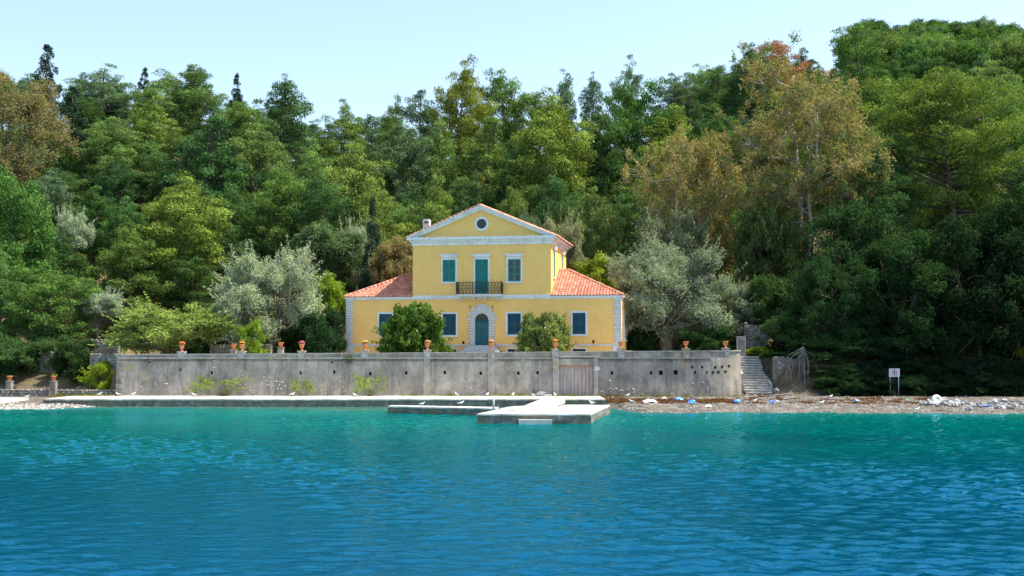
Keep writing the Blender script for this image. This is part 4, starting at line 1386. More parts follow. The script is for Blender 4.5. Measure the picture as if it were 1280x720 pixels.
make_broad('olive1', 202, 9.5, 5.0, 12, .30, per=160, leaf=.20, nclump=290, sprig=.3, thick=.42, flat=.9, stems=3, low=.04, crad=(.4, .85))
make_broad('leafy0', 211, 7, 3.6, 10, .22, 'bark', 'leaf', per=200, leaf=.21, nclump=150, aspect=1.9, thick=.2, crad=(.45, .85))
make_broad('leafy1', 212, 7, 3.9, 11, .2, 'bark', 'leaf', per=190, leaf=.22, nclump=150, aspect=1.8, thick=.2, sprig=.25, crad=(.45, .9))
make_broad('shrub0', 221, 3.2, 2.1, 9, .12, 'bark', 'leaf', per=140, leaf=.15, nclump=200, aspect=1.9, thick=.07, low=-.2, crad=(.3, .55), stems=3, sprig=.25)
make_broad('shrub1', 222, 3.0, 2.3, 9, .12, 'bark', 'leaf', per=140, leaf=.15, nclump=200, aspect=1.7, thick=.07, low=-.2, crad=(.3, .6), stems=3)
make_broad('oleander', 223, 4.0, 2.9, 16, .1, 'bark', 'leaf', per=120, leaf=.25, nclump=360, aspect=2.3, thick=.07, low=-.2, crad=(.32, .55), stems=4, sprig=.1, hollow=.75)
make_broad('wallplant', 224, 1.6, 1.5, 7, .15, 'bark', 'leaf', per=34, leaf=.13, nclump=60, aspect=2.4, thick=.03, low=-.1, crad=(.15, .3), stems=5, sprig=.6)
def make_gum(name, seed, H=26, Rr=6.5, nl=34, t0=.36, thick=.44):
    g = np.random.default_rng(seed)
    mb = MB()
    tops = []
    for s_ in range(3):                        # several pale leaning stems
        a = g.uniform(0, 6.28)
        r0 = .5 * s_
        p = [np.array([r0 * math.cos(a), r0 * math.sin(a), -.4])]
        ln = Rr * g.uniform(.15, .5)
        hh = H * g.uniform(.72, .9) if s_ else H * .9
        for i in range(1, 8):
            t = i / 7
            p.append(np.array([r0 * math.cos(a) + ln * math.cos(a) * t ** 1.3 + g.normal(0, .28), r0 * math.sin(a) + ln * math.sin(a) * t ** 1.3 + g.normal(0, .28), hh * t]))
        k = .65 if s_ else 1
        mb.tube(p, [thick * k * (1 - .85 * i / 7) for i in range(8)], 7)
        tops.append(p)
    cs, rs = [], []
    for i in range(nl):
        u = (i + g.uniform()) / nl
        st = tops[i % 3]
        t = t0 + (.96 - t0) * u
        p0 = along(st, min(.98, t))
        a = 2.4 * i + g.normal(0, .4)
        L = Rr * (.5 + .5 * math.sin(math.pi * (u * .75 + .2))) * g.uniform(.55, 1.0)
        c = p0 + np.array([L * math.cos(a), L * math.sin(a), L * g.uniform(.25, .75)])
        m_ = (p0 + c) / 2 + np.array([g.normal(0, .3), g.normal(0, .3), -.1 * L])
        mb.tube([p0, m_, c], [thick * .20, thick * .12, thick * .04], 5)
        for _ in range(20):
            q = c + g.normal(0, 1, 3) * np.array([1.35, 1.35, 1.15])
            mb.tube([m_ * .3 + c * .7, q], [thick * .05, thick * .02], 3)
            cs.append(q); rs.append(g.uniform(.45, .95))
    v, f, ti = clump_cloud(np.array(cs), np.array(rs), 74, .33, 1.0, 2.8, g, down=.9, drop=.25, spread=1.1, tvar=.42, inner=.2)
    store(name, H, 2 * Rr, mb, 'palebark', v, f, ti, 'gumleaf')
make_broad('oak0', 241, 15, 7.0, 22, .2, 'bark', 'leaf', per=140, leaf=.28, nclump=330, aspect=1.8, thick=.4, crad=(.7, 1.4), low=-.1, flat=.8, hollow=.6)
make_broad('oak1', 242, 15, 6.0, 20, .24, 'bark', 'leaf', per=140, leaf=.28, nclump=300, aspect=1.8, thick=.4, crad=(.7, 1.3), low=-.1, flat=.8, hollow=.6, stems=2)
make_broad('greygum', 243, 18, 6.5, 20, .2, 'bark', 'gumleaf', per=140, leaf=.30, nclump=270, aspect=2.6, thick=.35, crad=(.7, 1.4), low=.0, flat=.8, hollow=.6, drop=.2)
make_broad('highleaf', 251, 14, 3.8, 13, .5, 'bark', 'leaf', per=150, leaf=.25, nclump=170, aspect=1.9, thick=.22, crad=(.5, .95), low=.42)
make_broad('higholive', 252, 14, 3.8, 13, .5, per=150, leaf=.24, nclump=170, thick=.26, crad=(.5, .95), low=.42, sprig=.2)
make_gum('gum0', 301); make_gum('gum1', 302, 20, 6.0, 30, .2)

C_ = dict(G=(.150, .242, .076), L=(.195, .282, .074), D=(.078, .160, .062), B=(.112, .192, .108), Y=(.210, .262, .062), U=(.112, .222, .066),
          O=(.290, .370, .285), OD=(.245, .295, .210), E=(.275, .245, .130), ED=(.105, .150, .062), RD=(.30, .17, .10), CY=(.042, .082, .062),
          BR=(.205, .305, .045), FG=(.220, .290, .100), DK=(.034, .076, .032), S=(.064, .130, .048), T=(.26, .235, .13), DD=(.022, .050, .026),  # DD: leaf green lowered so the right shore's shade sits in the colour
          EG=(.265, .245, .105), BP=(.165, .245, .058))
tree_log = []
def plant(kind, x, y, H, Wd, color, label, cat='tree', group=None, name=None, rz=None, zoff=-.15, crown_name='crown'):
    P = PROTO[kind]
    z = gz(x, y) + zoff
    o = empty(name or 'tree', (x, y, z), rnd.uniform(0, 6.28) if rz is None else rz)
    sxy, szz = Wd / P['W'], H / P['H']
    o.scale = (sxy, sxy, szz)
    for nm, me in (('trunk', P['trunk']), ('crown', P['crown'])):
        c_ = bpy.data.objects.new(nm, me)
        if nm == 'crown':
            k = C_[color] if isinstance(color, str) else color
            j = rnd.uniform(.88, 1.12)
            c_.color = (k[0] * j * rnd.uniform(.92, 1.08), k[1] * j, k[2] * j * rnd.uniform(.85, 1.15), 1)
        link(c_, o)
    tag(o, label, cat, group)
    return o
def by_photo(kind, px, py, wpx, Y, color, label, name='pine_tree', cat='tree', rz=None, group=None, base=None):
    """tree whose tip shows at (px, py) when it stands Y metres out"""
    t = atY(px, py, Y)
    gzv = gz(t[0], Y)
    H = t[2] - gzv + .15
    Wd = wpx / FPX * Y
    tree_log.append((px, py, Y, round(H, 1), round(Wd, 1), kind))
    return plant(kind, t[0], Y, H, Wd, color, label, cat, group, name, rz)
T = [
 # skyline, left to right
 ('greygum', 14, 76, 140, 158, (.25, .205, .125), 'broad brownish gum tree at the top left edge of the wood', 'gum_tree'),
 ('cypress1', 60, 58, 46, 186, 'CY', 'tallest dark pointed cypress on the skyline at far left', 'cypress_tree'),
 ('cypress1', 92, 110, 46, 180, 'CY', 'dark cypress right of and lower than the tallest cypress', 'cypress_tree'),
 ('ragged0', 135, 76, 78, 192, 'B', 'bluish pine on the skyline between the left cypresses', 'pine_tree'),
 ('cypress0', 181, 86, 26, 200, 'CY', 'thin cypress tip showing above the pines left of centre', 'cypress_tree'),
 ('dome1', 212, 92, 92, 188, 'G', 'pale green pine on the skyline right of the thin cypress tip', 'pine_tree'),
 ('dome0', 250, 77, 96, 186, 'G', 'broad pine with the highest crown of the left skyline group', 'pine_tree'),
 ('cypress0', 296, 94, 24, 198, 'CY', 'small dark cypress tip beside the conical pine', 'cypress_tree'),
 ('dome3', 300, 124, 70, 184, 'G', 'pine just left of the conical pine on the skyline', 'pine_tree'),
 ('cone0', 360, 77, 84, 172, 'D', 'conical layered pine standing clear against the sky at left', 'pine_tree'),
 ('dome2', 428, 119, 66, 190, 'G', 'round topped pine on the skyline right of the conical pine', 'pine_tree'),
 ('ragged1', 466, 136, 50, 194, 'B', 'thin bluish pine in the dip of the skyline', 'pine_tree'),
 ('dome4', 494, 115, 56, 188, 'G', 'small pine on the skyline left of the golden pine', 'pine_tree'),
 ('ragged2', 530, 101, 66, 184, 'B', 'loose crowned pine touching the golden pine from the left', 'pine_tree'),
 ('dome1', 577, 72, 72, 176, 'Y', 'golden green pine on the skyline above the villa roof', 'pine_tree'),
 ('dome1', 630, 83, 76, 184, 'G', 'wide pine on the skyline right of the golden pine', 'pine_tree'),
 ('dome3', 672, 112, 60, 186, 'G', 'low pine in the skyline gap right of the villa gable', 'pine_tree'),
 ('cone1', 708, 79, 46, 182, 'B', 'left one of two close upright pines on the skyline', 'pine_tree'),
 ('cone0', 741, 80, 44, 182, 'B', 'right one of two close upright pines on the skyline', 'pine_tree'),
 ('ragged0', 785, 64, 44, 196, 'B', 'slim far pine rising above the skyline right of centre', 'pine_tree'),
 ('umbrella0', 795, 100, 92, 168, 'U', 'dense dark rounded pine below the slim far pine', 'pine_tree'),
 ('dome2', 838, 88, 66, 194, 'B', 'hazy pine on the skyline between slim pine and sparse pine', 'pine_tree'),
 ('dome4', 838, 127, 118, 166, 'L', 'broad light green pine right of the dense rounded pine', 'pine_tree'),
 ('ragged1', 893, 72, 70, 180, 'D', 'sparse dark pine with bare limbs on the skyline', 'pine_tree'),
 ('dome1', 942, 50, 62, 174, 'D', 'dark pine on the skyline beside the reddish dead pine', 'pine_tree'),
 ('dome3', 970, 46, 74, 180, 'RD', 'reddish brown dying pine behind the tall gum tree', 'pine_tree'),
 ('ragged2', 1075, 17, 84, 172, 'U', 'tall pine at the highest point of the skyline', 'pine_tree'),
 # upper middle row
 ('dome2', 82, 186, 96, 166, 'G', 'pine below the dark cypresses at the left', 'pine_tree'),
 ('dome3', 140, 144, 92, 164, 'G', 'pine with rounded top in the second row at left', 'pine_tree'),
 ('dome4', 188, 116, 96, 170, 'L', 'yellow green pine in the second row below the thin cypress tip', 'pine_tree'),
 ('dome0', 262, 128, 112, 162, 'D', 'large dark pine in the second row left of the conical pine', 'pine_tree'),
 ('dome1', 322, 150, 84, 164, 'G', 'pine in the second row right under the small cypress tip', 'pine_tree'),
 ('ragged0', 385, 168, 74, 162, 'G', 'open pine below the conical pine showing bare stem', 'pine_tree'),
 ('dome2', 448, 168, 118, 158, 'L', 'wide domed pine in the second row above the left roof', 'pine_tree'),
 ('dome3', 502, 152, 76, 164, 'B', 'bluish pine in the second row behind the wide domed pine', 'pine_tree'),
 ('dome4', 548, 150, 76, 166, 'G', 'pine in the second row under the golden pine', 'pine_tree'),
 ('dome0', 608, 128, 84, 164, 'G', 'pine in the second row straight above the villa gable', 'pine_tree'),
 ('dome1', 692, 116, 116, 158, 'L', 'largest light green pine right above the villa with dark stems below', 'pine_tree'),
 ('dome2', 646, 160, 76, 160, 'D', 'dark pine between the gable pine and the largest light pine', 'pine_tree'),
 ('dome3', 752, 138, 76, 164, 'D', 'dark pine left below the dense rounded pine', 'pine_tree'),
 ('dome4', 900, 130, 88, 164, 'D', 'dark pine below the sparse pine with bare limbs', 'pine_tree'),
 ('dome0', 800, 178, 92, 154, 'G', 'pine in the middle row left of the brown gum', 'pine_tree'),
 # middle row
 ('umbrella1', 24, 208, 122, 126, 'U', 'bright green dense pine leaning in from the left edge', 'pine_tree'),
 ('dome4', 120, 232, 82, 150, 'D', 'dark pine in the middle row right of the bright dense pine', 'pine_tree'),
 ('dome1', 232, 218, 118, 140, 'L', 'large yellow green pine above the fig bush', 'pine_tree'),
 ('dome2', 166, 274, 96, 134, 'G', 'lower pine with drooping right side above the fig bush', 'pine_tree'),
 ('dome0', 292, 196, 84, 148, 'D', 'dark pine in the middle row behind the silver olive', 'pine_tree'),
 ('dome3', 348, 208, 80, 148, 'G', 'pine in the middle row up behind the silver olive', 'pine_tree'),
 ('dome1', 404, 214, 80, 146, 'D', 'dark pine in the middle row over the left roof corner', 'pine_tree'),
 ('dome4', 470, 218, 86, 146, 'L', 'light pine in the middle row over the left roof', 'pine_tree'),
 ('dome2', 545, 204, 72, 142, 'L', 'pine just above the left slope of the gable', 'pine_tree'),
 ('dome0', 588, 212, 66, 146, 'D', 'dark pine behind the villa ridge', 'pine_tree'),
 ('dome3', 640, 228, 50, 136, 'G', 'small pine rising just right of the gable peak', 'pine_tree'),
 ('ragged1', 700, 206, 80, 146, 'D', 'shaded pine with bare stems right of the gable', 'pine_tree'),
 ('dome1', 744, 230, 62, 138, 'G', 'small light pine up behind the yellow green round tree', 'pine_tree'),
 ('ragged2', 795, 226, 82, 142, 'D', 'shaded pine above the large right olive', 'pine_tree'),
 ('gum1', 872, 164, 118, 136, 'EG', 'shorter brown gum tree left of the tall gum', 'gum_tree'),
 ('gum0', 1000, 48, 178, 128, 'E', 'tall brown gum tree with pale stems, highest of the near trees', 'gum_tree'),
 ('umbrella0', 66, 334, 112, 118, 'U', 'low dense green pine beside the left garden wall', 'pine_tree'),
 ('dome2', 2, 300, 74, 116, 'U', 'pine cut by the left edge above the shore', 'pine_tree'),
 # right wood
 ('bigpine', 1186, 72, 190, 131, 'BP', 'large spreading pine with thick dark trunk at the right', 'pine_tree'),
 ('bigpine1', 1278, 96, 150, 134, 'U', 'big pine cut by the right edge of the photo', 'pine_tree'),
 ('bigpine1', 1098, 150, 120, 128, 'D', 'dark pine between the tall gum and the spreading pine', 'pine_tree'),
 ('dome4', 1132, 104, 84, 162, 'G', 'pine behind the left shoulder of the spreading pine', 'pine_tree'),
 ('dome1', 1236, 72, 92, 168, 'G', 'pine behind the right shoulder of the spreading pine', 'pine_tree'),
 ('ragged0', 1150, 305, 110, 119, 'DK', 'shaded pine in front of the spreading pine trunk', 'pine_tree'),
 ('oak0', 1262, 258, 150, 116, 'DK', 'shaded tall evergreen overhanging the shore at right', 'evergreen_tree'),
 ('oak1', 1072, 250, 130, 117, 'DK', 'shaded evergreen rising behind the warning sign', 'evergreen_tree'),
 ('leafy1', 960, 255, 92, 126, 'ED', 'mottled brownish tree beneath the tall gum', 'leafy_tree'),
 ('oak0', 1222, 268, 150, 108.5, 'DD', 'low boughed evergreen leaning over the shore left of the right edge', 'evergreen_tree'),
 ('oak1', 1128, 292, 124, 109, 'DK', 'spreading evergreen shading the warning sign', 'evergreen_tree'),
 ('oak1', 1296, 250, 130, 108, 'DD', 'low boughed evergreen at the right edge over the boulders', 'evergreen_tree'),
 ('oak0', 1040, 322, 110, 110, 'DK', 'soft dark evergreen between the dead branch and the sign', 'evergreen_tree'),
 # garden trees
 ('olive0', 337, 314, 132, 117, 'O', 'silvery olive tree on the terrace left of the villa', 'olive_tree'),
 ('olive1', 842, 300, 148, 118, 'OD', 'large grey green olive tree right of the villa', 'olive_tree'),
 ('higholive', 838, 252, 92, 131, 'OD', 'grey olive crown rising behind the large right olive', 'olive_tree'),
 ('leafy0', 400, 342, 76, 121, 'BR', 'dark leafed bright topped tree between silver olive and villa', 'leafy_tree'),
 ('highleaf', 749, 310, 62, 129, 'BR', 'bright yellow green round tree behind the right wing roof', 'leafy_tree'),
 ('highleaf', 402, 268, 88, 133, 'B', 'soft blue green tree up behind the silver olive', 'leafy_tree'),
 ('higholive', 446, 272, 44, 136, 'O', 'small silver olive crown left of the tan bush', 'olive_tree'),
 ('highleaf', 492, 288, 52, 130, 'T', 'tan dry bush tree left of the upper storey', 'leafy_tree'),
 ('cypress0', 466, 250, 30, 131, 'CY', 'dark cypress beside the tan dry tree', 'cypress_tree'),
 ('higholive', 122, 358, 62, 121, 'O', 'pale olive behind the low dense pine at left', 'olive_tree'),
 ('leafy1', 207, 382, 132, 112, 'FG', 'wide pale green fig bush above the left end of the wall', 'fig_bush'),
 ('higholive', 700, 262, 60, 130, 'OD', 'grey green olive just right of the gable roof', 'olive_tree'),
 ('higholive', 92, 258, 44, 140, 'O', 'tiny silvery olive in the wood at left', 'olive_tree'),
 ('olive1', 905, 350, 80, 119, 'OD', 'drooping olive beyond the right end of the terrace', 'olive_tree'),
 ('highleaf', 660, 255, 44, 133, 'B', 'round greyish bush tree touching the right roof slope', 'leafy_tree'),
]
for k_, px, py, w_, Y_, c_, lb, nm in T:
    by_photo(k_, px, py, w_, Y_, c_, lb, nm)
# far ridge on the right: rounded pines of one wood
ORD = ['first', 'second', 'third', 'fourth', 'fifth', 'sixth', 'seventh', 'eighth', 'ninth', 'tenth', 'eleventh', 'twelfth', 'thirteenth', 'fourteenth', 'fifteenth', 'sixteenth', 'seventeenth', 'eighteenth', 'nineteenth', 'twentieth']
k = 0
for r_, Y_ in enumerate((222, 240, 258, 276, 294, 308)):
    for c0, px in enumerate(np.arange(1085, 1330, 27)):
        q = random.Random(5000 + k)
        px_ = px + q.uniform(-9, 9)
        X_ = (px_ - 640) / FPX * Y_
        if k not in HIDDEN_RIDGE:
            plant('farpine', X_, Y_ + q.uniform(-6, 6), q.uniform(10.5, 13.5), q.uniform(7.5, 10.5), ('B', 'G', 'U')[k % 3],
                  'rounded pine on the distant right ridge, %s from the left in its %s row up' % (ORD[c0], ORD[r_]), 'tree', 'pines on the distant ridge', 'pine_tree', rz=q.uniform(0, 6.28))['slot'] = k
        k += 1
# trees that fill the slope between the ones singled out
LAND = [(30, 'the top left gum tree'), (75, 'the tall left cypresses'), (135, 'the bluish left skyline pine'), (190, 'the thin cypress tip'), (250, 'the highest left skyline pine'), (310, 'the silver olive'), (360, 'the conical pine'),
        (428, 'the left wing roof'), (480, 'the tan dry tree'), (530, 'the chimney'), (577, 'the golden pine'), (610, 'the round gable window'), (660, 'the right gable slope'), (715, 'the two upright skyline pines'), (760, 'the bright round tree'),
        (795, 'the dense rounded pine'), (850, 'the large right olive'), (895, 'the sparse bare limbed pine'), (945, 'the stone stairs'), (1000, 'the tall gum tree'), (1075, 'the highest skyline pine'), (1118, 'the warning sign'), (1186, 'the thick trunked pine'), (1240, 'the shore boulders'), (1290, 'the right photo edge')]
occ = [(o.location.x, o.location.y) for o in col.objects if o.type == 'EMPTY' and o.get('category') == 'tree' and o.get('group') is None]
fq = random.Random(404)
spots = []
for _ in range(900):
    Y_ = fq.uniform(133, 205)
    px = fq.uniform(-60, 1340)
    X_ = (px - 640) / FPX * Y_
    if any((X_ - a) ** 2 + (Y_ - b_) ** 2 < 4.6 ** 2 for a, b_ in occ): continue
    if 640 < px < 700 and Y_ < 150: continue
    occ.append((X_, Y_))
    spots.append((px, X_, Y_))
by_land = {}
for i, (px, X_, Y_) in enumerate(spots):
    if i in HIDDEN_FILL: continue
    lm = min(LAND, key=lambda l: abs(l[0] - px))[1]
    by_land.setdefault(lm, []).append((Y_, i, X_))
for lm, lst in by_land.items():
    for n0, (Y_, i, X_) in enumerate(sorted(lst)):
        q = random.Random(9000 + i)
        plant(q.choice(['dome0', 'dome1', 'dome2', 'dome3', 'ragged0', 'ragged2']), X_, Y_, q.uniform(10.5, 13.5), q.uniform(5.5, 7.5), q.choice(['G', 'D', 'B', 'D', 'S']),
              'half hidden pine on the slope, %s one uphill behind %s' % (ORD[n0], lm), 'tree', 'half hidden pines of the wooded slope', 'pine_tree', rz=q.uniform(0, 6.28))['slot'] = i
# the wood goes on beyond both edges of the picture
q = random.Random(606)
for side, nn in ((-1, 20), (1, 10)):
    for k in range(nn):
        Y_ = 118 + 80 * (k + .5) / nn + q.uniform(-3, 3)
        X_ = side * ((640 + q.uniform(60, 330)) / FPX * Y_)
        plant(q.choice(['dome0', 'dome1', 'dome3', 'ragged0']), X_, Y_, q.uniform(12, 17), q.uniform(7, 9.5), q.choice(['G', 'D', 'L']), 'pine of the wood continuing beyond the %s edge of the photo' % ('left' if side < 0 else 'right'), 'tree', 'pines beyond the %s edge' % ('left' if side < 0 else 'right'), 'pine_tree', rz=q.uniform(0, 6.28))
# undergrowth of the wood
n_ = 1900
ux = rng.uniform(-95, 95, n_); uy = 112 + 88 * rng.uniform(0, 1, n_) ** 1.3
hp = np.stack([(ux - HO[0]) * hx[0] + (uy - HO[1]) * hx[1], (ux - HO[0]) * hy[0] + (uy - HO[1]) * hy[1]], 1)
keep = ~((ux > -37) & (ux < 21) & (uy < 129)) & ~((ux < -30) & (uy < 118)) & ~((ux > 17) & (ux < 25.5) & (uy < 113))
ux, uy = ux[keep], uy[keep]
cz = ground(ux, uy)
ctr = np.stack([ux, uy, cz + .5], 1)
rad = rng.uniform(.8, 1.9, len(ux))
v, f, ti = clump_cloud(ctr, rad, 36, .5, .75, 2.0)
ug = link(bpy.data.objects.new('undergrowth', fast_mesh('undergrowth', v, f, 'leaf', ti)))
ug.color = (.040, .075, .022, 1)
tag(ug, 'low dark scrub covering the ground beneath the wood', 'undergrowth', kind='stuff')

# ------------------------------------------------------------------ garden shrubs and wall plants
def shrub(kind, px, py_top, wpx, Y, color, label, name='shrub', cat='shrub', group=None, zb=None):
    t = atY(px, py_top, Y)
    z = gz(t[0], Y) - .1 if zb is None else zb
    P = PROTO[kind]
    o = plant(kind, t[0], Y, t[2] - z, wpx / FPX * Y, color, label, cat, group, name)
    o.location.z = z
    return o
ol_ = [None, None]
ol_[0] = shrub('oleander', 518, 382, 70, 108.6, (.110, .190, .045), 'large round oleander bush before the left half of the villa', 'oleander_bush', zb=3.4)
ol_[1] = shrub('oleander', 680, 393, 58, 109.0, (.190, .245, .100), 'smaller greyish oleander bush before the right half of the villa', 'oleander_bush', zb=3.4)
fg_ = np.random.default_rng(31)
src = np.empty(len(PROTO['oleander']['crown'].vertices) * 3, dtype=np.float32)
PROTO['oleander']['crown'].vertices.foreach_get('co', src)
src = src.reshape(-1, 4, 3).mean(1)
far_ = src[np.linalg.norm((src - [0, 0, 1.6]) / [1, 1, .8], axis=1) > 2.0]
for o_, cc, nb_ in ((ol_[0], (.52, .52, .30), 120), (ol_[1], (.60, .36, .32), 260)):
    c0 = far_[fg_.integers(0, len(far_), nb_)]
    v, f = leaf_quads(c0 + unit(c0 - [0, 0, 1.4]) * .05, unit(c0 - np.array([0, 0, 1.4])), .17, 1.1, fg_, .4)
    b_ = link(bpy.data.objects.new('blossom', fast_mesh('blossom', v, f, 'petal')), o_)
    b_.color = cc + (1,)
shrub('wallplant', 275, 472, 52, 104.0, 'FG', 'wide wild plant at the wall foot, leftmost of three', 'wall_plant', 'plant', zb=.6)
shrub('wallplant', 376, 475, 24, 104.1, 'FG', 'narrow wild plant at the wall foot, middle of three', 'wall_plant', 'plant', zb=.6)
shrub('wallplant', 462, 470, 36, 104.0, 'FG', 'bushy wild plant at the wall foot, nearest the jetty', 'wall_plant', 'plant', zb=.6)
shrub('wallplant', 435, 444, 13, 104.9, 'S', 'ivy tuft hanging on the upper edge of the garden wall', 'ivy_tuft', 'plant', zb=3.45)
shrub('shrub0', 22, 424, 78, 112, 'S', 'flowering dark bush at the left edge above the shore', 'shrub')
shrub('shrub1', 97, 428, 56, 111.5, 'DK', 'dark bush beside the left end of the garden wall', 'shrub')
shrub('shrub0', 128, 452, 38, 107.5, 'BR', 'low yellow green bush against the left end of the garden wall', 'shrub')
shrub('shrub1', 60, 418, 60, 116, 'S', 'dark bush behind the grey wall stub at left', 'shrub')
shrub('shrub0', 314, 404, 34, 112, 'BR', 'small bright green bush under the silver olive', 'shrub')
shrub('shrub1', 405, 392, 60, 115, 'DK', 'dark bush between silver olive and villa corner', 'shrub')
shrub('shrub0', 372, 408, 44, 117, 'DK', 'dark low bush behind the silver olive', 'shrub')
shrub('shrub1', 290, 398, 60, 121, 'DK', 'dark bush on the bank left of the silver olive', 'shrub')
shrub('shrub0', 240, 396, 60, 122, 'S', 'bush on the bank behind the fig bush', 'shrub')
shrub('shrub1', 805, 402, 46, 119, 'DK', 'dark bush at the right flank of the villa', 'shrub')
shrub('shrub0', 885, 412, 56, 114, 'DK', 'dark bush below the olive at the terrace end', 'shrub')
shrub('shrub1', 948, 434, 34, 112.4, 'BR', 'sunlit low grass bush above the stone stairs', 'shrub')
shrub('shrub0', 925, 380, 54, 121, 'S', 'bush behind the ruined wall', 'shrub')
ORDL = ORD + ['twenty first', 'twenty second', 'twenty third', 'twenty fourth']
right_rows = {}
k = 0
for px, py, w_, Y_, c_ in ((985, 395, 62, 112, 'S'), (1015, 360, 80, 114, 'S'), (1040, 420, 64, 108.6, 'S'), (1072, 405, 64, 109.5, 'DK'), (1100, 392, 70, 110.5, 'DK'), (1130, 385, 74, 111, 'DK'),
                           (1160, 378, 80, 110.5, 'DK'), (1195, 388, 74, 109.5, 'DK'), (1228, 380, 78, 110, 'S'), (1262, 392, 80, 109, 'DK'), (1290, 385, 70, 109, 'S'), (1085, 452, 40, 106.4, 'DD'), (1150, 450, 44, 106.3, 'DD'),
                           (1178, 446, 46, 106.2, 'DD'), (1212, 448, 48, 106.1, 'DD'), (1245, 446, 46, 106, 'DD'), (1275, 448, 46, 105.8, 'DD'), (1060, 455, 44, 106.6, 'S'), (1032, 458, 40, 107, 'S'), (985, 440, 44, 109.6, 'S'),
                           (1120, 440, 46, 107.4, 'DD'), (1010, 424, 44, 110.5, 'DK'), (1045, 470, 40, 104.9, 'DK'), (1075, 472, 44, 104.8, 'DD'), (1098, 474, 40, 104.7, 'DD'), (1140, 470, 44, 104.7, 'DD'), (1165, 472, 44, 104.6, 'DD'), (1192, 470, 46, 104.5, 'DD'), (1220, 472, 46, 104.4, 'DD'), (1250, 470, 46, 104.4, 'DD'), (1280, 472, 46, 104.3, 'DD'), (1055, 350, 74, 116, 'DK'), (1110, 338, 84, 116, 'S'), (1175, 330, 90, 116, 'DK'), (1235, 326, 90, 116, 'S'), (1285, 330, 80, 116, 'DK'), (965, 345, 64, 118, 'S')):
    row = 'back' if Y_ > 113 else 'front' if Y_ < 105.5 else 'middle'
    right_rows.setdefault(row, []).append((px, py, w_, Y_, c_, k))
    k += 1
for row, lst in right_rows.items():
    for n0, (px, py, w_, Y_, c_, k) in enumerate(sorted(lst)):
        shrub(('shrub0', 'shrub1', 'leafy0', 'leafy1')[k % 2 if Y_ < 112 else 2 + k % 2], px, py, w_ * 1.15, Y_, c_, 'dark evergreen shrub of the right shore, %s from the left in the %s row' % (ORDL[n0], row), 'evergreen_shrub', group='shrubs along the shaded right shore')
# bright leafy sprays in the shade
shrub('leafy1', 1190, 348, 60, 113.5, (.13, .17, .07), 'pale green shrub catching the sun below the spreading pine', 'evergreen_shrub')
shrub('shrub0', 1276, 398, 40, 107.8, (.13, .17, .03), 'yellow green shrub cut by the right edge', 'evergreen_shrub')
# ------------------------------------------------------------------ urns on the piers
up_ = [(0.17, 0), (0.17, .05), (0.10, .08), (0.07, .14), (0.09, .20), (0.17, .28), (0.215, .42), (0.225, .54), (0.27, .57), (0.27, .63), (0.21, .63), (0.19, .5)]
urn_me = MB().lathe(up_, 14).mesh('urn', 'terracotta')
pot_me = MB().lathe([(0.15, 0), (0.17, .02), (0.22, .36), (0.25, .36), (0.25, .44), (0.20, .44), (0.19, .3)], 14).mesh('pot', 'terracotta')
def bloom(g, n_leaf, n_pet, r):
    c = np.array([[0, 0, 0.62]])
    v, f, ti = clump_cloud(np.array([[0, 0, .68], [.1, .05, .66], [-.1, 0, .64]]), np.array([r, r * .8, r * .8]), n_leaf, .12, .7, 1.6, g)
    fol = fast_mesh('foliage', v, f, 'leaf', ti)
    d = unit(g.normal(0, 1, (n_pet, 3))); d[:, 2] = abs(d[:, 2])
    v, f = leaf_quads(np.array([0, 0, .74]) + d * np.array([r * 1.1, r * 1.1, r * .75]), d, .13, 1.2, g, .3)
    return fol, fast_mesh('blossom', v, f, 'petal')
gb = np.random.default_rng(8)
bl = [bloom(gb, 60, 46, .26), bloom(gb, 36, 70, .24)]
urns = [(227, 'orange', (.75, .17, .06), 0), (302, 'orange', (.72, .24, .07), 1), (377, 'pink', (.75, .10, .19), 1), (456, 'pale yellow', (.70, .40, .10), 0),
        (534, 'faded orange', (.62, .28, .10), 1), (614, 'sparse orange', (.65, .25, .08), 1), (694, 'yellow and orange', (.78, .30, .05), 1), (776, None, None, 0), (857.5, None, None, 0), (908, None, None, 0)]
place = ['above the left wall end', 'under the fig and olive', 'before the silver olive', 'before the left quoins of the villa', 'before the large oleander',
         'before the front door', 'before the smaller oleander', 'before the right quoins of the villa', 'before the large right olive trunk', 'at the right end of the parapet']
for i, (px, cn, cc, b_) in enumerate(urns):
    x = px_w[i]
    y = WY + .26 if i < 9 else WY + .60
    u_ = empty('terracotta_urn', (x, y, wtop(x) + .222), rnd.uniform(0, 6))
    u_.scale = (.92, .92, .92)
    inst('urn', urn_me, u_)
    if cn:
        fo = inst('foliage', bl[b_][0], u_); fo.color = (.12, .19, .04, 1)
        pe = inst('blossom', bl[b_][1], u_); pe.color = cc + (1,)
        tag(u_, 'terracotta urn with %s flowers on the parapet %s' % (cn, place[i]), 'urn', 'urns along the parapet')
    else:
        if i == 7:
            fo = inst('foliage', bl[0][0], u_); fo.color = (.05, .10, .03, 1); fo.scale = (.8, .8, .8)
            tag(u_, 'terracotta urn with dark leaves on the parapet %s' % place[i], 'urn', 'urns along the parapet')
        else:
            tag(u_, 'empty terracotta urn on the parapet %s' % place[i], 'urn', 'urns along the parapet')
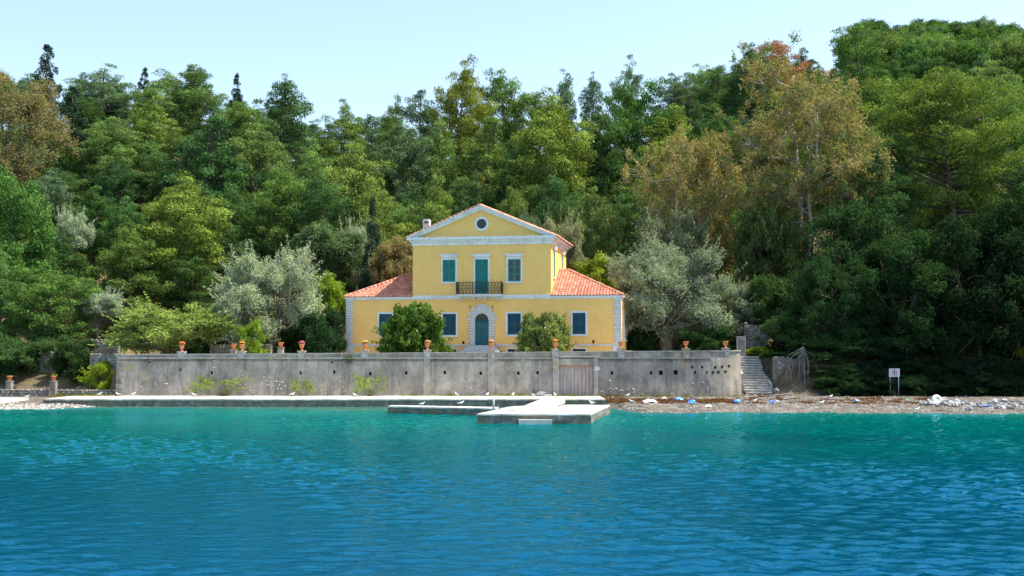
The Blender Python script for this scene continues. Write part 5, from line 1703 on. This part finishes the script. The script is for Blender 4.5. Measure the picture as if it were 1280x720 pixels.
def small_pot(px, py, Y, label, zbase, ped=None, fl=None):
    t = atY(px, py, Y)
    z = t[2] - .22
    o = empty('terracotta_pot', (t[0], Y, z))
    tag(o, label, 'pot')
    inst('pot', pot_me, o)
    if fl:
        f_ = inst('foliage', bl[1][0], o, (0, 0, -.2)); f_.color = fl + (1,)
    b_ = empty('stone_pedestal', (t[0], Y, 0))
    tag(b_, ped, 'pedestal')
    MB().bevbox(-.25, .25, -.25, .25, zbase, z - .075, .03).build('shaft', 'rubble', b_)
    MB().bevbox(-.29, .29, -.29, .29, z - .073, z - .002, .02).build('cap', 'rubble', b_)
small_pot(292, 434, 107.5, 'small terracotta pot with dry plant behind the parapet', 3.4, 'low stone pedestal behind the parapet near the fig bush', (.25, .15, .08))
small_pot(351, 431, 108.5, 'terracotta pot on a pedestal under the silver olive', 3.4, 'stone pedestal under the silver olive')
small_pot(12, 473, 106.5, 'red terracotta pot at the left edge of the shore', .6, 'rough stone block under the red pot at the left edge')
small_pot(67, 473, 105.4, 'terracotta pot on a square pillar at the left shore', .6, 'square grey pillar at the left end of the quay', (.16, .2, .05))

# ------------------------------------------------------------------ old walls and the stairs
def rw(px0, px1, py0, py1, Y0, Y1, label, name='stone_wall', zr_py=None, size=.34):
    a, b_ = atY(px0, py0, Y0), atY(px1, py0 if zr_py is None else zr_py, Y1)
    z0 = min(gz(a[0], Y0), gz(b_[0], Y1), atY(px0, py1, Y0)[2])
    return rubble_wall(name, a[0], Y0, b_[0], Y1, z0, a[2], label, zr=b_[2] - z0, size=size)
rw(112, 147, 443, 478, 108.6, 107.6, 'sunlit rubble wall behind the left end of the garden wall')
rw(50, 82, 441, 466, 112.5, 112, 'grey wall stub between the bushes at left')
rw(70, 146, 486.5, 495, 105.6, 105.4, 'low grey kerb wall on the left shore', 'kerb_wall')
rw(-10, 60, 487, 496, 105.2, 105.4, 'shaded low stone edging at the far left shore', 'kerb_wall')
rw(112, 148, 424, 440, 118, 118, 'terrace wall under the pale olive at left')
rw(262, 338, 431, 441, 114, 113, 'low terrace wall behind the parapet near the silver olive')
rw(262, 300, 416, 430, 120, 119, 'dry stone bank wall in the shade behind the fig bush')
rw(930, 959, 405, 440, 115.6, 115.2, 'ruined rubble wall above the stairs', zr_py=409)
rw(968, 1003, 446, 492, 107.6, 107.9, 'shaded retaining wall right of the stairs', zr_py=450)
gp = empty('gate_pillar', tuple(atY(926, 440, 112.0) * [1, 1, 0] + [0, 0, 3.6]))
tag(gp, 'pale framed gate pillar left of the ruined wall', 'pillar')
MB().bevbox(-.36, .36, -.3, .3, 0, 2.15, .04).build('shaft', 'rubble', gp)
q = MB(); q.box(-.41, -.30, -.36, -.305, 0, 2.1); q.box(.30, .41, -.36, -.305, 0, 2.1); q.box(-.30, .30, -.36, -.305, 2.0, 2.1)
q.build('stone_frame', 'coping', gp)
MB().box(-.42, .42, -.37, .34, 2.152, 2.27).build('cap', 'coping', gp)
sx0, sx1 = atY(931, 470, 107)[0], atY(962, 470, 107)[0]
st = empty('stone_staircase', ((sx0 + sx1) / 2, 106.2, .6))
tag(st, 'worn stone stairs climbing beside the right end of the garden wall', 'stairs')
hwid = (sx1 - sx0) / 2
for k in range(15):
    e = rnd.uniform(-.05, .05)
    MB().bevbox(-hwid + (.0 if k > 7 else -.12) + e, hwid - (.12 if k > 7 else 0) + e, -.03, .62, 0, .19, .03).build('step', 'wallstone', st, (0, k * .335, .10 + k * .222))
    MB().box(-hwid + .02, hwid - .15, .03, .6, -.2, -.004).build('riser', 'rubble', st, (0, k * .335 + .06, .10 + k * .222))
for sgn, h in ((1, 1.0), (-1, 1.9)):
    q = MB(); q.add([(0, 0, -.2), (.22, 0, -.2), (.22, 2.4, 1.2), (0, 2.4, 1.2), (0, 0, h), (.22, 0, h), (.22, 2.4, h + .7), (0, 2.4, h + .7)],
                    [(0, 3, 2, 1), (4, 5, 6, 7), (0, 1, 5, 4), (1, 2, 6, 5), (2, 3, 7, 6), (3, 0, 4, 7)])
    q.build('cheek_wall', 'wallstone', st, (hwid + .02 if sgn > 0 else -hwid - .36, .7, 0))

# ------------------------------------------------------------------ sign
sg = atY(1118.4, 496, 103.5)
sgz = gz(sg[0], 103.5)
s_ = empty('warning_sign', (sg[0], 103.5, sgz))
tag(s_, 'small pale sign board with red mark on two posts at the right shore', 'sign')
bz0, bz1 = atY(1118, 471, 103.5)[2] - sgz, atY(1118, 460.7, 103.5)[2] - sgz
hw_ = 6.7 / 1500 * 103.5
for dx in (-.36, .36):
    MB().tube([(dx, .04, -.3), (dx, .04, bz1 - .1)], .032, 7).build('post', 'metalpost', s_)
bd_ = MB().box(-hw_, hw_, -.012, .008, bz0, bz1).build('board', 'signwhite', s_)
bc_ = (bz0 + bz1) / 2 + .04
o = ring_mesh(.17, .235, -.018, -.014, 20).build('red_ring', 'signred', bd_, (0, 0, bc_))
MB().prism([(-.05, bc_ - .12), (.05, bc_ - .12), (.09, bc_ + .05), (0, bc_ + .13), (-.09, bc_ + .05)], -.017, -.013).build('mark', 'signdark', bd_)
q = MB()
for dx, w_, z in ((-.3, .18, -.27), (-.05, .2, -.27), (.2, .14, -.27), (-.33, .1, .2), (.3, .1, .2), (-.34, .1, -.05), (.33, .1, -.1)):
    q.box(dx - w_ / 2, dx + w_ / 2, -.016, -.0125, bc_ + z - .02, bc_ + z + .02)
q.build('lettering', 'signdark', bd_)

# ------------------------------------------------------------------ gulls
def gull_mesh():
    q = MB()
    ring = [(-.27, .015, .02, .02), (-.20, .035, .03, .03), (-.10, .065, .055, .035), (0, .085, .078, .03), (.09, .078, .075, .045), (.14, .05, .055, .09), (.165, .038, .04, .135), (.19, .042, .042, .165), (.225, .036, .034, .165), (.25, .012, .012, .155)]
    n_ = 8
    vs, fs = [], []
    for x, ry, rz_, cz_ in ring:
        vs += [(x, ry * math.cos(2 * math.pi * k / n_), .19 + cz_ + rz_ * math.sin(2 * math.pi * k / n_)) for k in range(n_)]
    for i in range(len(ring) - 1):
        for k in range(n_):
            fs.append((i * n_ + k, (i + 1) * n_ + k, (i + 1) * n_ + (k + 1) % n_, i * n_ + (k + 1) % n_))
    fs += [tuple(range(n_)), tuple(range(len(vs) - 1, len(vs) - n_ - 1, -1))]
    q.add(vs, fs, True)
    return q.mesh('body', 'white')
gull_body = gull_mesh()
def wing_mesh(s):
    return MB().add([(.10, s * .080, .25), (.0, s * .098, .27), (-.16, s * .06, .265), (-.33, s * .02, .235), (-.12, s * .085, .20), (.05, s * .095, .19),
                     (.08, s * .05, .26), (-.14, s * .03, .262)], [(0, 1, 2, 3, 4, 5), (0, 6, 7, 3, 2, 1)]).mesh('wing', 'greyfeather')
gull_w = [wing_mesh(-1), wing_mesh(1)]
gull_leg = MB().tube([(0, 0, 0), (.005, 0, .17)], .009, 5).add([(-.01, -.03, .002), (.07, 0, .002), (-.01, .03, .002), (-.01, 0, .016)], [(0, 1, 3), (1, 2, 3), (0, 2, 1), (0, 3, 2)]).mesh('leg', 'beak')
gull_beak = MB().tube([(.245, 0, .345), (.29, 0, .340), (.305, 0, .325)], [.013, .009, .003], 5).mesh('beak', 'beak')
def gull(px, py, z, rz_, label, float_=False):
    p_ = atZ(px, py, z)
    o = empty('gull', (p_[0], p_[1], z - (.15 if float_ else 0)), rz_)
    o.scale = (1.0, 1.0, 1.0)
    inst('body', gull_body, o)
    for w in gull_w: inst('wing', w, o)
    inst('beak', gull_beak, o)
    if not float_:
        for s in (-1, 1): inst('leg', gull_leg, o, (.02, s * .035, 0))
    tag(o, label, 'gull', 'gulls resting along the shore')
for a in ((124, 495.8, .62, .3, 'gull on the quay just left of the garden wall corner'), (148, 496, .62, 2.9, 'gull on the quay right at the garden wall corner'), (166, 495.8, .62, .2, 'gull on the quay, first right of the wall corner'),
          (243, 496.5, .62, 3.3, 'gull on the quay left of the wide wild plant'), (365, 496, .62, .5, 'gull on the quay beside the narrow wild plant'), (444, 497, .62, 2.7, 'gull on the quay left of the bushy wild plant'),
          (527, 509, .55, .1, 'gull on the narrow jetty arm'), (576, 507.6, .55, .4, 'gull on the jetty arm near the platform'), (609, 496.3, .62, 1.2, 'gull on the quay above the white mooring post'), (571, 496.3, .62, 2.2, 'gull on the quay above the jetty arm'),
          (641, 496.3, .62, 1.2, 'gull on the quay left of the gate'), (694, 496.3, .62, 4.2, 'gull on the quay at the foot of the gate'), (700, 511, .62, 2.5, 'gull in the middle of the jetty platform'), (740, 507, .62, 3.6, 'gull at the right back corner of the platform')):
    gull(*a)
def bgull(px, py, rz_, label):
    p_ = atZ(px, py, .5)
    for _ in range(4): p_ = atZ(px, py, max(.02, gz(p_[0], p_[1])) + .03)
    gull(px, py, float(p_[2]), rz_, label)
for a in ((784, 497.5, .5, 'gull on the beach below the wall right of the gate'), (790, 505.5, 2.6, 'gull on the beach right of the platform'), (943, 504.5, .2, 'gull on the beach below the stairs'), (973, 506, 3.0, 'gull on the beach right of the stairs'),
          (1038, 499, .4, 'gull on the upper beach under the shaded shrubs'), (1073, 505, 2.4, 'gull on the beach left of the sign'), (1027, 507, .3, 'gull near the waterline left of the sign'), (1146, 515.5, .3, 'gull at the waterline right of the sign'), (33, 499.5, .4, 'gull on the pebbles at far left')):
    bgull(*a)
gull(251, 506.5, 0.0, 3.4, 'gull afloat on the water before the quay', True)

# ------------------------------------------------------------------ shore litter, stones
def on_beach(px, py):
    p_ = atZ(px, py, .4)
    for _ in range(5): p_ = atZ(px, py, max(0.0, gz(p_[0], p_[1])))
    return float(p_[0]), float(p_[1]), gz(p_[0], p_[1])
def scrap(px, py, wx, wy_, mat, name, label, cat, h=.12, seed=0):
    x, y, z = on_beach(px, py)
    q = random.Random(seed)
    n_ = 7
    mb = MB()
    for j in range(n_):
        for i in range(n_):
            u, v_ = i / (n_ - 1) - .5, j / (n_ - 1) - .5
            edge = 1 - q.uniform(0, .25) * (abs(u) > .4 or abs(v_) > .4)
            mb.v.append((u * wx * edge * .75, v_ * wy_ * edge * .75, .03 + h * max(0, 1 - 3 * (u * u + v_ * v_)) + q.uniform(0, h * .6)))
    for j in range(n_ - 1):
        for i in range(n_ - 1):
            mb.f.append((j * n_ + i, j * n_ + i + 1, (j + 1) * n_ + i + 1, (j + 1) * n_ + i)); mb.sm.append(False)
    o = mb.build(name, mat, None, (x, y, z), q.uniform(-.3, .3))
    m_ = o.modifiers.new('thickness', 'SOLIDIFY'); m_.thickness = .012
    tag(o, label, cat)
scrap(849, 508.8, 1.1, 1.1, 'bluetarp', 'plastic_sheet', 'crumpled blue plastic sheet on the beach, left of the two largest', 'litter', .22, 1)
scrap(865, 507.0, .9, 1.2, 'bluetarp', 'plastic_sheet', 'crumpled blue plastic sheet on the beach, higher and right of the largest', 'litter', .25, 2)
scrap(921, 510.5, .9, .9, 'bluetarp', 'plastic_sheet', 'blue plastic scrap near the water below the stairs', 'litter', .2, 3)
scrap(965, 504, .6, .6, 'bluetarp', 'plastic_sheet', 'small blue plastic scrap below the debris heap', 'litter', .15, 4)
scrap(1070, 510, .55, .5, 'bluetarp', 'plastic_sheet', 'small blue plastic scrap left of the sign', 'litter', .15, 5)
scrap(1133, 509.5, .5, .5, 'greenplastic', 'plastic_sheet', 'green plastic scrap right of the sign', 'litter', .15, 6)
scrap(812, 503.5, 1.6, 1.0, 'whiteplastic', 'plastic_sheet', 'pale plastic sheet on the beach below the wall', 'litter', .2, 7)
scrap(885, 513, .8, .5, 'whiteplastic', 'plastic_sheet', 'white plastic scrap at the waterline', 'litter', .12, 8)
scrap(830, 500, .6, .5, 'whiteplastic', 'plastic_sheet', 'small white scrap higher up the beach', 'litter', .16, 9)
scrap(970, 488, 1.2, 1.0, M['signwhite'], 'plastic_sheet', 'pale blue sheet over the debris heap', 'litter', .5, 10)
scrap(1232, 513.5, .7, .5, 'bluetarp', 'plastic_sheet', 'blue plastic scrap among the boulders at right', 'litter', .12, 12)
x, y, z = on_beach(1172, 512.5)
q = MB(); q.lathe([(.02, -.10), (.36, -.10), (.42, -.05), (.42, .05), (.36, .10), (.20, .10), (.18, .06), (.02, .06)], 20)
q.v = [(a, -c_ - .0, b_ + .40) for a, b_, c_ in q.v]
o = q.build('white_drum_lid', 'whiteplastic', None, (x, y, z)); o.rotation_euler = (R(-14), 0, R(12))
tag(o, 'round white plastic disc standing at the waterline', 'litter')
# driftwood
dg = random.Random(3)
for k, (px, py, L, th) in enumerate(((975, 497, 2.2, .09), (990, 493, 2.8, .11), (1003, 495, 2.0, .08), (985, 500, 1.6, .07), (1050, 496, 2.6, .12), (1066, 495, 2.0, .09), (1040, 500, 1.4, .06), (1246, 496, 2.2, .10), (1256, 497, 1.8, .09), (930, 498, 1.6, .06), (958, 500, 1.9, .07))):
    x, y, z = on_beach(px, py)
    a, b_ = dg.uniform(-.5, .5), dg.uniform(.05, .4)
    pts = [(-L / 2, 0, th), (-L * .15, dg.uniform(-.15, .15), th + L * .15 * b_), (L * .2, dg.uniform(-.15, .15), th + L * .35 * b_), (L / 2, 0, th + L * .5 * b_)]
    o = empty('driftwood', (x, y, z), a)
    MB().tube(pts, [th, th * .95, th * .8, th * .5], 7).build('log', 'deadwood', o)
    MB().tube([pts[2], (L * .35, .3, th + L * .6 * b_), (L * .45, .45, th + L * .9 * b_)], [th * .5, th * .3, th * .12], 5).build('branch', 'deadwood', o)
    tag(o, ['bleached driftwood limb in the debris heap right of the stairs', 'driftwood limb on the upper shore left of the sign', 'driftwood limb leaning under the shrubs at far right', 'thin driftwood stick on the beach below the stairs'][0 if k < 4 else 1 if k < 7 else 2 if k < 9 else 3], 'driftwood', ['driftwood in the debris heap', 'driftwood left of the sign', 'driftwood at far right', 'sticks below the stairs'][0 if k < 4 else 1 if k < 7 else 2 if k < 9 else 3])
# fallen dead branch hanging down the bank
t_ = atY(1004, 434, 107.2)
db = empty('dead_branch', (t_[0], 107.2, t_[2]))
tag(db, 'grey leafless fallen branch hanging down the bank right of the stairs', 'branch')
q = MB()
dg = random.Random(21)
for k in range(22):
    ex, ez = dg.uniform(-3.0, 1.2), -dg.uniform(1.6, 4.0)
    if k < 3: ex, ez = (-.2, .3, -.5)[k], -4.0
    mid = (ex * .45 + dg.uniform(-.3, .3), -dg.uniform(.1, .7), ez * .38 + dg.uniform(0, .5))
    end = (ex, -dg.uniform(.4, 1.3), ez)
    th = .08 if k < 3 else dg.uniform(.014, .035)
    q.tube([(dg.uniform(-.1, .1), 0, dg.uniform(-.3, .1)), mid, end], [th, th * .8, th * .35], 5)
    for _ in range(3):
        e2 = (end[0] + dg.uniform(-.7, .7), end[1] + dg.uniform(-.3, .3), end[2] + dg.uniform(-.7, .3))
        q.tube([tuple((a + b_) / 2 for a, b_ in zip(mid, end)), e2], [th * .4, th * .15], 4)
q.build('limbs', 'deadwood', db)
# shore boulders at right, a mass of pebbles, banks of dried seaweed
bm_ = [MB().rock((0, 0, 0), .5, 300 + k, .6).mesh('boulder', 'boulder') for k in range(4)]
for k in range(70):
    px = rnd.uniform(1150, 1295); py = 516 - abs(rnd.gauss(0, 5)) - (px < 1200) * 2
    py = min(516.5, max(503, py))
    x, y, z = on_beach(px, py)
    s0 = rnd.uniform(.35, .85)
    o = inst('boulder', bm_[k % 4], None, (x, y, z + s0 * .12), (rnd.uniform(-.3, .3), rnd.uniform(-.3, .3), rnd.uniform(0, 6)), (s0, s0 * rnd.uniform(.7, 1.1), s0))
    tag(o, 'grey boulder tumbled along the right hand waterline', 'boulder', 'boulders along the right waterline')
for k, (px, py, s0) in enumerate(((1000, 484, 1.0), (992, 488, .8), (1010, 489, .9), (985, 492, .7), (1018, 493, .8), (976, 484, .6))):
    x, y, z = on_beach(px, 497)
    o = inst('boulder', bm_[k % 4], None, (x, 103.6, gz(x, 103.6) + .15 + (494 - py) * .04), (.2, .1, k), (s0, s0, s0))
    tag(o, 'reddish sunlit rock in the debris heap right of the stairs', 'boulder', 'rocks of the debris heap')
def pebbles(n_, fx, s_lo, s_hi):
    q = MB()
    tv = np.array([(1, 0, 0), (-.5, .87, 0), (-.5, -.87, 0), (0, 0, 1), (0, 0, -.8)])
    tf = [(0, 1, 3), (1, 2, 3), (2, 0, 3), (1, 0, 4), (2, 1, 4), (0, 2, 4)]
    for _ in range(n_):
        x, y = fx()
        z = gz(x, y)
        s = rnd.uniform(s_lo, s_hi) ; a = rnd.uniform(0, 6.28)
        c_, s2 = math.cos(a), math.sin(a)
        sc = (s * rnd.uniform(.8, 1.5), s * rnd.uniform(.7, 1.2), s * rnd.uniform(.4, .75))
        q.add([(x + (v[0] * c_ - v[1] * s2) * sc[0], y + (v[0] * s2 + v[1] * c_) * sc[1], z + v[2] * sc[2]) for v in tv], tf)
    return q
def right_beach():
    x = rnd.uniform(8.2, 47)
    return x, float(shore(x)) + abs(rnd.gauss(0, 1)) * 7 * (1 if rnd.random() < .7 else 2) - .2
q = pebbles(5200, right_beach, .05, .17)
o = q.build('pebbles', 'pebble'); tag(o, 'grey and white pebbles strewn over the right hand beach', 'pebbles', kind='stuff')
def left_beach():
    x = rnd.uniform(-48, -32.5)
    return x, float(shore(x)) + abs(rnd.gauss(0, 1)) * 2.4 - .2
q = pebbles(1500, left_beach, .05, .15)
o = q.build('pebbles', 'wallstone'); tag(o, 'pale pebbles of the little beach at far left', 'pebbles', kind='stuff')
cs, rs = [], []
for k in range(420):
    if k < 230:
        px, py = rnd.uniform(742, 915), rnd.gauss(501.5, 1.2)
    elif k < 330:
        px, py = rnd.uniform(700, 745), rnd.gauss(502, 1.6)
    else:
        px, py = rnd.uniform(900, 1180), rnd.gauss(503, 3)
    x, y, z = on_beach(px, py)
    cs.append((x, y, z + .02)); rs.append(rnd.uniform(.25, .6))
v, f, ti = clump_cloud(np.array(cs), np.array(rs), 34, .22, .22, 3.0)
o = link(bpy.data.objects.new('dried_seaweed', fast_mesh('dried_seaweed', v, f, 'leaf', ti))); o.color = (.155, .085, .055, 1)
tag(o, 'reddish bank of dried seaweed along the beach', 'seaweed', kind='stuff')
# grass along the wall foot and on the terrace bank
cs, rs = [], []
for k in range(240):
    px = rnd.uniform(500, 930) if k < 170 else rnd.uniform(60, 150)
    x = atY(px, 494, 104.4)[0]
    cs.append((x, 104.35 + rnd.uniform(-.25, .2), max(.62 if px < 780 else gz(x, 104.3), gz(x, 104.3)) + .03)); rs.append(rnd.uniform(.12, .3))
v, f, ti = clump_cloud(np.array(cs), np.array(rs), 30, .13, .6, 4.0)
o = link(bpy.data.objects.new('grass', fast_mesh('grass', v, f, 'leaf', ti))); o.color = (.17, .19, .04, 1)
tag(o, 'thin weeds and grass along the foot of the garden wall', 'grass', kind='stuff')
# white slipway slab at far left
sa, sb_, sc_, sd = atZ(-40, 507, .3), atZ(0, 503.5, .35), atZ(36, 497, .62), atZ(-40, 497, .62)
o = empty('slipway', (0, 0, 0)); tag(o, 'white concrete slipway at the far left shore', 'slipway')
q = MB(); q.add([tuple(sa), tuple(sb_), tuple(sc_), tuple(sd)] + [(a[0], a[1], -1) for a in (sa, sb_, sc_, sd)], [(0, 1, 2, 3), (4, 5, 1, 0), (5, 6, 2, 1), (6, 7, 3, 2), (7, 4, 0, 3)])
q.build('slab', 'concrete', o)
